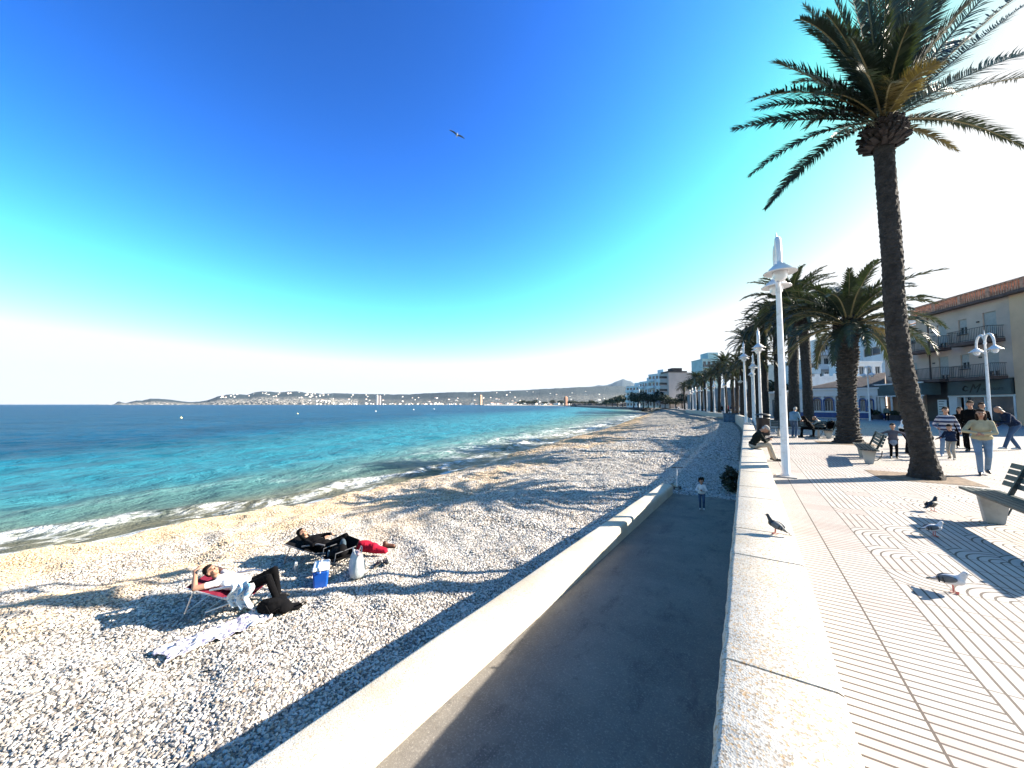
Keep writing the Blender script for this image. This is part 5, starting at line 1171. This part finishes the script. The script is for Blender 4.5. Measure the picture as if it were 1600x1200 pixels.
# two people seated on the third bench
p = at(1266, 52); person('person in a black coat sitting on the middle bench, bent forward with bare arms raised', (p[0] + .1, p[1] + .2, 0), 1.35, 1.66, C_BLK, C_BLK, M_HAIRB, pel=(0, 0, .53), lean=.5, hp=.3, fL=(-.16, .42, .08), fR=(.16, .5, .08), hL=(-.08, .42, .95), hR=(.12, .4, .9), kn=(0, .5, 1), vox=.014, hairstyle='long', bulk=1.15)
p = at(1283, 51); person('person in a black and white striped top sitting on the middle bench, leaning left', (p[0] + .1, p[1] - .1, 0), 1.25, 1.66, C_STR2, C_BLK, M_HAIRD, pel=(0, 0, .53), lean=.55, hp=.2, fL=(-.16, .42, .08), fR=(.16, .5, .08), hL=(-.18, .55, .80), hR=(.16, .5, .78), kn=(0, .5, 1), vox=.014, hairstyle='cap', bulk=1.15, skin=M_SKIN)
q = at(1294, 51); t = thing('bag', 'bulky black bag on the end of the middle bench', 'bag', (q[0] + .1, q[1], .45)); remeshed([('e', (0, 0, .18), (.24, .17, .2), None, 0), ('e', (.06, .05, .3), (.15, .13, .14), None, 0)], .02, [C_BLK], 'sack', t); m = MB(); m.tube([(-.1, 0, .34), (-.05, 0, .5), (.08, 0, .5), (.12, 0, .36)], .012, 6); m.build('handle', C_BLK, t)
# strollers near the restaurant
p = at(1363, 24.5); person('person in dark clothes bending over in front of the restaurant canopy', p, face_to(p) - 1.5, 1.68, C_BLK, C_BLK, M_HAIRD, lean=.35, hL=(-.2, .45, 1.0), hR=(.2, .45, .98), vox=.02, bulk=1.2)
p = at(1386, 25.5); person('person in a grey-green coat seen from behind under the canopy', p, face_to(p) + 3.0, 1.64, C_GRN, C_BLK, M_HAIRD, vox=.02, bulk=1.3)
p = at(1213, 20); person('person in dark clothes walking by the small white portal kiosk', p, face_to(p) + .8, 1.70, C_NAVY, C_BLK, M_HAIRD, vox=.022, fL=(-.1, .2, .1), fR=(.1, -.2, .1))
p = at(1221, 19); person('person in a reddish top beside the small white portal kiosk', p, face_to(p) + 1.5, 1.66, C_PINK, C_DBLUE, M_HAIRB, vox=.022)
# far crowd, small in the picture
crowd0 = []
for k, (a, b, h_) in enumerate(((C_BLK, C_BLK, M_HAIRD), (C_WHITE, C_DBLUE, M_HAIRB), (C_RED, C_BLK, M_HAIRD), (C_NAVY, C_BEIGE, M_HAIRD), (C_PBLUE, C_BLK, M_HAIRG), (C_GREY, C_JEAN, M_HAIRB))):
    crowd0.append((a, b, h_))
names_ = ['in black', 'in a white shirt', 'in a red top', 'in navy with beige trousers', 'in pale blue', 'in grey with pale jeans']
cr_ = {}
rr = random.Random(5)
for k, (px, d) in enumerate([(1128, 14), (1133, 12.5), (1138, 14), (1143, 15), (1147, 13), (1150, 17), (1155, 15), (1158, 18.5), (1163, 16), (1168, 19), (1170, 15), (1175, 18), (1182, 17), (1186, 21), (1123, 12), (1118, 11), (1111, 10), (1104, 9.5), (1200, 18), (1192, 16), (1208, 16.5)]):
    v = k % 6; p = at(px, d); lab = 'distant stroller %s, %s' % (names_[v], ('%s of the far promenade crowd from the left' % words[k]) if k < 14 else ('%s of the right-hand group below the palm trunks' % words[k - 14]))
    if v not in cr_:
        t, *_ = person(lab, p, rr.uniform(0, 6), 1.72, crowd0[v][0], crowd0[v][1], crowd0[v][2], vox=.026, fL=(-.1, .18, .1), fR=(.1, -.16, .1), group='people strolling far along the promenade', bulk=1.15); cr_[v] = t
    else: copy_thing(cr_[v], p, rr.uniform(0, 6), lab, 'people strolling far along the promenade', rr.uniform(.9, 1.05))
for (px, py, v, lab) in ((1057, 643, 3, 'left one of two tiny figures standing on the far beach'), (1060.5, 643.2, 1, 'right one of two tiny figures standing on the far beach')):
    p = P(px, py, -.9); copy_thing(cr_[v], (p[0], p[1], ground(p[0], p[1])), .5, lab, 'tiny figures on the far beach')
for (px, py, lab) in ((1121, 650, 'tiny dark figure sitting on the beach, left of the timber walkway'), (1126, 651, 'tiny dark figure sitting on the beach above the timber walkway')):
    p = P(px, py, -1.1); person(lab, (p[0], p[1], ground(p[0], p[1])), 1.4, 1.7, C_BLK, C_NAVY, M_HAIRD, pel=(0, 0, .12), lean=.15, fL=(-.12, .55, .08), fR=(.12, .55, .08), kn=(0, .3, 1), hL=(-.1, .35, .35), hR=(.1, .35, .35), vox=.026)

# ------------------------------------------------------------------ kick scooter at the end of the ramp wall
p = P(1058, 766, -1.4); t = thing('kick_scooter', 'child kick scooter standing upright at the end of the ramp wall', 'scooter', (p[0], p[1], ground(p[0], p[1]) + .03), .5)
m = MB(); m.tube([(0, 0, .1), (0, -.03, .80)], .018, 8); m.build('stem', M_LW, t)
m = MB(); m.tube([(-.2, -.03, .80), (.2, -.03, .80)], .016, 8); m.build('handlebar', M_DK, t)
m = MB(); m.box((-.06, 0, .07), (.06, .5, .095)); m.tube([(-.11, 0, .08), (.11, 0, .08)], .012, 6); m.build('deck', M_DK, t)
for x, y in ((-.11, 0), (.11, 0), (0, .5)): m = MB(); m.tube([(x - .014, y, .06), (x + .014, y, .06)], .06, 14); m.build('wheel', M_DK, t)

# ------------------------------------------------------------------ pigeons and gulls
M_PG = mat('pigeon_grey', (.10, .11, .125), .7, .2, 30, .3, .002, 90); M_PD = mat('pigeon_dark', (.022, .026, .032), .55, .3, 30, .3, .002, 90); M_PW = mat('bird_white', (.60, .58, .58), .8, .1, 30, .3, .002, 90); M_LEG = mat('pink_leg', (.45, .10, .08), .6, .1, 9, 0); M_BEAK = mat('beak', (.06, .05, .05), .5, .1, 9, 0)
def pigeon(label, loc, yaw, body, neck, wing, tilt=.35, s=1.0, headup=1.0, group='pigeons by the seawall'):
    t = thing('pigeon', label, 'pigeon', loc, yaw, group); R = Matrix.Rotation(tilt, 3, 'X'); z = .115 * s
    q = lambda x, y, zz: Vector((0, 0, z)) + R @ (Vector((x, y, zz)) * s)
    hd = Vector((0, .085 * s, z + .105 * s * headup)); nb = q(0, .06, .015)
    pr = [('e', tuple(q(0, 0, 0)), (.048 * s, .085 * s, .047 * s), R, 0), ('e', tuple(q(0, .04, .0)), (.043 * s, .05 * s, .045 * s), R, 1), ('c', tuple(nb), .032 * s, tuple(hd), .020 * s, 1), ('e', tuple(hd), (.018 * s, .024 * s, .019 * s), None, 1), ('c', tuple(q(0, -.06, .0)), .028 * s, tuple(q(0, -.13, -.010)), .012 * s, 0)]
    remeshed(pr, .006 * s, [body, neck], 'body', t, 3)
    for sg in (-1, 1):
        m = MB(); m.ell(q(sg * .040, -.025, .012), (.014 * s, .070 * s, .032 * s), 0, 12, 8, R @ Matrix.Rotation(-.1 * sg, 3, 'Z')); wg = m.build('wing', wing, t)
        m = MB()
        for yy2 in (-.045, -.075): m.ell(q(sg * .048, yy2, .004), (.010 * s, .008 * s, .028 * s), 0, 8, 6, R)
        m.build('wing_bars', M_PD, wg)
        m = MB(); fx = sg * .02 * s; m.tube([(fx, .005, z - .035 * s), (fx, .008, .012)], .0045 * s, 6)
        for a in (-.5, 0, .5): m.tube([(fx, .008, .006), (fx + math.sin(a) * .03 * s, .008 + math.cos(a) * .035 * s, .004)], .0035 * s, 5)
        m.tube([(fx, .008, .006), (fx, -.015, .004)], .0035 * s, 5); m.build('leg', M_LEG, t)
    m = MB(); m.tube([hd + Vector((0, .018, -.002)) * s, hd + Vector((0, .042, -.008)) * s], [.006 * s, .002 * s], 6); m.build('beak', M_BEAK, t)
    m = MB()
    for sg in (-1, 1): m.ell(hd + Vector((sg * .0165, .008, .004)) * s, (.004 * s,) * 3, 0, 6, 4)
    m.build('eyes', M_EYE, t)
    m = MB(); a = q(0, -.08, .0); b = q(0, -.165, -.012); w = Vector((.018 * s, 0, 0)); w2 = Vector((.024 * s, 0, 0)); u = Vector((0, 0, .006 * s)); m.hexa([a - w, a + w, b + w2, b - w2, a - w + u, a + w + u, b + w2 + u, b - w2 + u]); m.build('tail', M_PD, t)
    return t
p = P(1213, 835, .35); pigeon('grey pigeon with a dark neck standing on the seawall, facing the sea', (p[0], p[1], .352), face_to(p, (p[0] - 3, p[1] + .9)), M_PG, M_PD, M_PG, .42, .84)
p = P(1457, 799, 0); pigeon('dark pigeon seen from behind near the foot of the large bench', (p[0], p[1], .003), face_to(p) + 2.6, M_PD, M_PD, M_PD, .3, 1.0)
p = P(1459, 838, 0); pigeon('plump white pigeon at the edge of the bench shadow', (p[0], p[1], .003), face_to(p, (p[0] + 3, p[1] + .6)), M_PW, M_PW, M_PG, .15, .95, .75)
p = P(1488, 926, 0); pigeon('pale pigeon with grey wings, the closest to the camera on the tiles', (p[0], p[1], .003), face_to(p, (p[0] + 3, p[1] - 1.2)), M_PW, M_PW, M_PG, .2, 1.0, .8)
p = P(1588, 655, 0)
def gull(label, px, py, Z, s, roll):
    c = PZ(px, py, Z); t = thing('gull', label, 'gull', c, math.radians(40)); t.rotation_euler = (0, roll, math.radians(50))
    remeshed([('e', (0, 0, 0), (.07 * s, .20 * s, .07 * s), None, 0), ('e', (0, .19 * s, .02 * s), (.045 * s, .06 * s, .045 * s), None, 0), ('c', (0, -.12 * s, 0), .05 * s, (0, -.28 * s, .0), .02 * s, 0)], .016 * s, [M_PW], 'body', t)
    for sg in (-1, 1):
        m = MB(); ch = [(0, .10, -.08, .03), (.25, .13, -.07, .12), (.45, .08, -.06, .10), (.62, -.02, -.10, .02)]; V = []
        for x, a, b, z in ch: V += [(sg * (x + .04) * s, a * s, z * s), (sg * (x + .04) * s, b * s, z * s), (sg * (x + .04) * s, b * s, (z - .014) * s), (sg * (x + .04) * s, a * s, (z - .014) * s)]
        m.add(V, [(4 * i + j, 4 * i + (j + 1) % 4, 4 * i + 4 + (j + 1) % 4, 4 * i + 4 + j) for i in range(3) for j in range(4)] + [(0, 1, 2, 3), (15, 14, 13, 12)]); m.build('wing', mat('gull_wing', (.07, .08, .10), .7, .2, 9, 0), t)
    m = MB(); m.tube([(0, .24 * s, .02 * s), (0, .30 * s, .01 * s)], [.014 * s, .004 * s], 6); m.build('beak', M_YEL, t)
gull('gull gliding high in the blue sky over the bay, wings spread', 714, 211, 26, .85, .35)
gull('tiny gull far off in the white sky above the mauve hotel', 1034, 566, 110, 1.0, -.3)

# ------------------------------------------------------------------ sunbathers and their things on the pebbles
M_ALU = mat('aluminium_tube', (.55, .55, .56), .35, .1, 9, 0, metal=.6); C_WINE = cloth('wine_red_canvas', (.14, .012, .03)); M_DTUBE = mat('grey_tube', (.12, .12, .13), .4, .1, 9, 0)
def low_chair(label, loc, yaw, fab, tube, rec=1.0):
    """reclining low beach chair; sitter faces +Y, origin on the ground under the seat"""
    t = thing('beach_chair', label, 'beach chair', loc, yaw)
    for sg in (-1, 1):
        x = sg * .29; m = MB()
        m.tube([(x, -.76, .425), (x, -.12, .21), (x, .26, .24)], .013, 8); m.tube([(x, .30, .26), (x * 1.04, -.42, .02)], .013, 8); m.tube([(x, -.15, .24), (x * 1.04, .33, .02)], .013, 8); m.tube([(x, -.62, .38), (x, -.74, .02)], .013, 8); m.build('frame', tube, t)
        m = MB(); m.tube([(x * 1.08, -.36, .38), (x * 1.08, .0, .43), (x * 1.08, .14, .40)], .018, 8); m.build('armrest', tube, t)
    m = MB(); m.tube([(-.30, -.42, .02), (.30, -.42, .02)], .013, 8); m.tube([(-.30, .33, .02), (.30, .33, .02)], .013, 8); m.tube([(-.30, -.74, .02), (.30, -.74, .02)], .013, 8); m.build('crossbar', tube, t)
    m = MB(); n = 9; V = []
    prof_ = [(-.76, .43), (-.55, .355), (-.3, .265), (-.14, .205), (0, .175), (.14, .185), (.27, .235)]
    for y, z in prof_: V += [(-.28, y, z), (.28, y, z), (.28, y, z - .012), (-.28, y, z - .012)]
    k = len(prof_); m.add(V, [(4 * i + j, 4 * i + (j + 1) % 4, 4 * i + 4 + (j + 1) % 4, 4 * i + 4 + j) for i in range(k - 1) for j in range(4)] + [(0, 1, 2, 3), (4 * k - 1, 4 * k - 2, 4 * k - 3, 4 * k - 4)]); m.build('canvas', fab, t)
    return t
def gnd(px, py): return G(px, py)
A = gnd(300, 960); B = gnd(432, 948); dirv = (B - A)[:2]; dirv /= np.linalg.norm(dirv); ch1 = A * .40 + B * .60; ch1[2] = ground(ch1[0], ch1[1]) + .03; y1 = math.atan2(-dirv[0], dirv[1])
low_chair('low aluminium beach chair with wine-red canvas under the man in white', ch1, y1, C_WINE, M_ALU)
person('man in a white top lying back in the wine-red beach chair, arms behind his head', ch1, y1, 1.74, C_WHITE, C_BLK, M_HAIRD, M_SHOE, pel=(0, .02, .285), lean=-1.22, hp=.5, hy=-.35, fL=(-.16, .50, .06), fR=(.12, .62, .06), kn=(0, .3, 1),
       hL=(-.10, -.72, .60), hR=(.10, -.74, .56), eL=(-1, -.2, -.3), eR=(1, -.1, -.7), vox=.0105, short=True, bulk=1.12, fingers=True, hairstyle='short')
# towel hanging on the chair
def draped(name, label, cat, pts_fn, nu, nv, mat_, loc, yaw, thick=.006):
    V = [pts_fn(i / (nu - 1), j / (nv - 1)) for i in range(nu) for j in range(nv)]; m = MB(); m.add(V, [(i * nv + j, i * nv + j + 1, (i + 1) * nv + j + 1, (i + 1) * nv + j) for i in range(nu - 1) for j in range(nv - 1)], 0, True)
    o = m.build(name, mat_, None, tuple(loc)); o.rotation_euler = (0, 0, yaw); sd = o.modifiers.new('s', 'SOLIDIFY'); sd.thickness = thick; return tag(o, label, cat)
def towel_mat(name, a, b, c, sc):
    s = NT(name); o = s.obj(); n = s.noise(sc, 3, .6, s.scale(o, (1, .45, 1)), .8); q = s.mix(s.ramp(n, .50, .60), a, b); q = s.mix(s.ramp(s.noise(sc * 1.7, 3, .6, o), .56, .62), q, c); return s.done(q, .95, s.bump(s.noise(10, 4, .6, o), 1, .03))
draped('towel', 'crumpled white and light blue towel hanging over the armrest of the wine-red chair', 'towel', lambda u, v: (.30 + .035 * math.sin(u * 17) + .05 * math.sin(v * 5) + (.10 * max(0, v - .4)), -.05 + .34 * u + .05 * math.sin(v * 7), .47 - .40 * v ** 1.2 + .02 * math.sin(u * 11)), 26, 20, towel_mat('towel_blue', (.62, .66, .68), (.10, .26, .45), (.55, .55, .5), 9), ch1, y1)
# patterned towel spread on the stones
TA = gnd(255, 1030); TB = gnd(412, 962); TM = (TA + TB) / 2; dv = (TB - TA)[:2]; Ld = np.linalg.norm(dv); dv /= Ld; yt = math.atan2(dv[1], dv[0])
def tw(u, v):
    x = (u - .5) * Ld * 1.05 + .05 * math.sin(v * 6); y = (v - .5) * .42 + .05 * math.sin(u * 5 + 1); wx = TM[0] + x * dv[0] - y * dv[1]; wy = TM[1] + x * dv[1] + y * dv[0]
    return (x, y, ground(wx, wy) - TM[2] + .05 + .045 * noise.noise(Vector((u * 9, v * 5, 3))) + .035 * noise.noise(Vector((u * 22, v * 9, 7))))
draped('towel', 'white and lilac patterned towel spread on the pebbles before the wine-red chair', 'towel', tw, 60, 24, towel_mat('towel_lilac', (.62, .60, .61), (.40, .36, .47), (.14, .15, .2), 11), TM, yt)
# black rucksack
p = gnd(428, 958); t = thing('rucksack', 'black rucksack lying on the pebbles beside the lying man', 'rucksack', (p[0], p[1], p[2]), y1 + .2)
remeshed([('e', (0, 0, .13), (.16, .25, .13), None, 0), ('e', (.05, .16, .10), (.13, .14, .1), None, 0), ('e', (-.03, -.14, .12), (.13, .13, .12), None, 0), ('e', (.07, -.02, .23), (.07, .15, .05), None, 0), ('e', (-.1, .05, .2), (.06, .12, .06), None, 0), ('c', (-.12, -.2, .06), .04, (-.16, .2, .05), .035, 0), ('e', (0, .32, .06), (.09, .12, .06), None, 0)], .016, [cloth('black_nylon', (.004, .004, .005), .02)], 'pack', t)
m = MB(); m.tube([(.05, .38, .10), (.10, .47, .16), (.03, .50, .12), (.02, .42, .06)], .011, 6); m.tube([(.12, -.1, .2), (.22, 0, .1), (.16, .12, .15)], .013, 6); m.tube([(-.1, -.2, .05), (-.2, -.3, .02), (-.16, -.36, .0)], .012, 6); m.build('strap', C_BLK, t)
# blue cool box
p = gnd(494, 918); t = thing('cool_box', 'blue cool box with a white lid standing between the two sunbathers', 'cool box', (p[0], p[1] + .1, p[2] + .01), -.62); t.scale = (1.1,) * 3
M_CB = mat('blue_plastic', (.010, .085, .42), .35, .06, 3, .05, .002, 20); M_CW = mat('white_plastic', (.74, .75, .77), .4, .04, 3, .05, .002, 20)
m = MB(); m.hexa([(-.16, -.11, 0), (.16, -.11, 0), (.16, .11, 0), (-.16, .11, 0), (-.19, -.135, .32), (.19, -.135, .32), (.19, .135, .32), (-.19, .135, .32)]); bevel(m.build('tub', M_CB, t), .03, 4)
m = MB(); m.hexa([(-.20, -.145, .322), (.20, -.145, .322), (.20, .145, .322), (-.20, .145, .322), (-.185, -.13, .392), (.185, -.13, .392), (.185, .13, .392), (-.185, .13, .392)]); bevel(m.build('lid', M_CW, t), .022, 4)
m = MB(); m.tube([(-.205, 0, .30), (-.21, 0, .36), (-.19, 0, .425), (.19, 0, .425), (.21, 0, .36), (.205, 0, .30)], .011, 8); m.build('handle', M_CW, t)
# second sunbather
A = gnd(452, 893); B = gnd(560, 885); dirv = (B - A)[:2]; dirv /= np.linalg.norm(dirv); ch2 = A * .48 + B * .52; ch2[2] = ground(ch2[0], ch2[1]) + .03; y2 = math.atan2(-dirv[0], dirv[1])
ch2[:2] += np.array([-.45, .25]); ch2[2] = ground(ch2[0], ch2[1]) + .03
low_chair('low beach chair with dark canvas under the sunbather in black', ch2, y2, C_BLK, M_DTUBE)
person('dark-haired person in black clothes lying back in a dark beach chair, knees raised', ch2, y2, 1.70, C_BLK, C_BLK, M_HAIRD, M_SHOE, pel=(0, .02, .285), lean=-1.20, hp=.5, hy=-.3, fL=(-.14, .55, .06), fR=(.14, .72, .12), kn=(0, .2, 1),
       hL=(-.20, .05, .50), hR=(.16, .05, .52), eL=(-1, -.4, -.3), eR=(1, -.4, -.4), vox=.0115, bulk=1.15, fingers=True, hairstyle='long')
# black folding chair in front of the second sunbather
p = gnd(528, 893); t = thing('folding_chair', 'black folding camping chair heaped with dark clothes beside the white bag', 'folding chair', (p[0], p[1], p[2] + .02), y2 + .9)
m = MB(); V = [(-.24, -.22, .30), (.24, -.22, .30), (.24, .20, .32), (-.24, .20, .32)]; m.hexa(V + [(a, b, c + .02) for a, b, c in V]); m.build('seat', C_BLK, t)
m = MB(); V = [(-.24, .20, .33), (.24, .20, .33), (.24, .23, .33), (-.24, .23, .33), (-.24, .33, .62), (.24, .33, .62), (.24, .355, .62), (-.24, .355, .62)]; m.hexa(V); m.build('backrest', C_BLK, t)
for sg in (-1, 1):
    for a, b in (((sg * .24, -.24, .32), (-sg * .20, .22, 0)), ((sg * .24, .22, .32), (-sg * .20, -.24, 0))): m = MB(); m.tube([a, b], .010, 6); m.build('leg', M_DTUBE, t)
    m = MB(); m.tube([(sg * .25, -.22, .3), (sg * .25, -.20, .48), (sg * .25, .26, .50)], .010, 6); m.build('armrest', M_DTUBE, t)
q = (p[0], p[1], p[2] + .36); t = thing('clothes_heap', 'heap of black and bluish clothes on the black folding chair', 'clothes', q, y2)
remeshed([('e', (0, .02, .06), (.22, .19, .09), None, 0), ('e', (.1, .12, .14), (.12, .1, .13), None, 0), ('e', (-.1, -.06, .10), (.12, .13, .08), None, 0), ('e', (-.05, -.24, -.04), (.08, .06, .15), None, 0)], .018, [cloth('black_nylon', (.004, .004, .005))], 'jacket', t)
remeshed([('e', (-.09, .06, .20), (.05, .07, .12), None, 0), ('e', (.02, -.2, .02), (.05, .03, .1), None, 0)], .014, [cloth('slate_cloth', (.07, .10, .13))], 'scarf', t)
# red blanket with brown shoe
p = gnd(566, 876); t = thing('blanket', 'bright red blanket rolled on the pebbles behind the white bag', 'blanket', (p[0] - .25, p[1] + .35, p[2] + .02), y2)
remeshed([('c', (-.1, -.35, .12), .13, (.05, .15, .12), .12, 0), ('c', (.05, .15, .1), .11, (.1, .42, .07), .07, 0), ('e', (0, -.1, .2), (.12, .2, .08), None, 0)], .018, [C_RED], 'fabric', t)
t = thing('shoe', 'brown shoe at the end of the red blanket', 'shoe', (p[0] - .05, p[1] + .78, p[2] + .03), y2)
remeshed([('c', (0, -.1, .06), .055, (0, .12, .045), .045, 0), ('e', (0, -.09, .11), (.05, .06, .06), None, 0)], .01, [mat('brown_leather', (.10, .045, .025), .5, .2, 9, .2)], 'upper', t); m = MB(); m.hexa([(-.045, -.16, 0), (.045, -.16, 0), (.05, .17, 0), (-.05, .17, 0), (-.045, -.16, .02), (.045, -.16, .02), (.05, .17, .02), (-.05, .17, .02)]); m.build('sole', M_SHOE, t)
# white carrier bag
p = gnd(552, 904); t = thing('carrier_bag', 'full white plastic carrier bag standing on the pebbles', 'bag', (p[0], p[1] + .08, p[2] + .02), -.4); t.scale = (1.18,) * 3
m = MB(); n = 28; rows = []
for i, (z, a, b) in enumerate(((0, .12, .08), (.03, .16, .115), (.12, .18, .13), (.24, .17, .12), (.33, .155, .10), (.38, .15, .07), (.41, .16, .05))):
    for j in range(n): w = 2 * math.pi * j / n; k_ = 1 + .10 * noise.noise(Vector((math.cos(w) * 3, math.sin(w) * 3, z * 7))) + .05 * math.sin(w * 9 + z * 14); m.v.append((a * k_ * math.copysign(abs(math.cos(w)) ** .7, math.cos(w)), b * k_ * math.copysign(abs(math.sin(w)) ** .7, math.sin(w)), z + .015 * math.sin(w * 4) * (z > .3)))
for i in range(6):
    for j in range(n): m.f.append((i * n + j, i * n + (j + 1) % n, (i + 1) * n + (j + 1) % n, (i + 1) * n + j)); m.m.append(0); m.sm.append(True)
m.f.append(tuple(reversed(range(n)))); m.m.append(0); m.sm.append(False)
m.build('sack', mat('white_polythene', (.42, .46, .48), .4, .06, 6, .6, .01, 14), t)
remeshed([('e', (-.04, 0, .38), (.10, .06, .06), None, 0), ('e', (.07, .01, .39), (.06, .05, .05), None, 0)], .012, [cloth('pinkish_cloth', (.50, .36, .36))], 'contents', t)
for sg in (-1, 1): m = MB(); m.tube([(-.08, sg * .05, .40), (-.03, sg * .07, .50), (.05, sg * .07, .50), (.09, sg * .05, .40)], .008, 6); m.build('handle', bpy.data.materials['white_polythene'], t)
# thermos, flip-flops
p = gnd(462, 893); t = thing('flask', 'small silvery flask standing left of the cool box', 'flask', (p[0], p[1], p[2] + .01)); m = MB(); m.lathe([(0, 0), (.035, 0), (.037, .01), (.037, .13), (.026, .155), (.024, .16)], n=16); m.build('body', M_ALU, t); m = MB(); m.lathe([(.026, .161), (.027, .195), (0, .197)], n=14); m.build('cap', M_CW, t)
for k, (px, py, a, lab) in enumerate(((590, 886, .4, 'dark sandal lying left of its pair on the pebbles beyond the bag'), (603, 882, 1.2, 'dark sandal lying right of its pair on the pebbles beyond the bag'))):
    p = gnd(px, py); t = thing('sandal', lab, 'sandal', (p[0], p[1], p[2] + .05), a, 'pair of sandals'); m = MB(); m.lathe([(0, 0), (1, 0), (1, .25), (0, .25)], n=20); m.v = [(x * .05 * (1 + .15 * (y > 0)), y * .14, z * .09) for x, y, z in m.v]; m.build('sole', M_SHOE, t); m = MB(); m.tube([(-.045, .0, .02), (-.02, .05, .07), (.02, .05, .07), (.045, .0, .02)], .010, 6); m.build('strap', M_SHOE, t)

# ------------------------------------------------------------------ sea haze
hz = MB(); hz.box((-13800, -9000, -12), (9000, 14200, 900)); o = hz.build('haze', NT('haze_air').mat)
nt = o.data.materials[0].node_tree; nt.nodes.remove(nt.nodes['Principled BSDF']); v = nt.nodes.new('ShaderNodeVolumePrincipled')
v.inputs['Color'].default_value = (.5, .72, 1, 1); v.inputs['Density'].default_value = 2.0e-5; v.inputs['Anisotropy'].default_value = .2
nt.links.new(v.outputs[0], nt.nodes['Material Output'].inputs['Volume']); tag(o, kind='stuff')
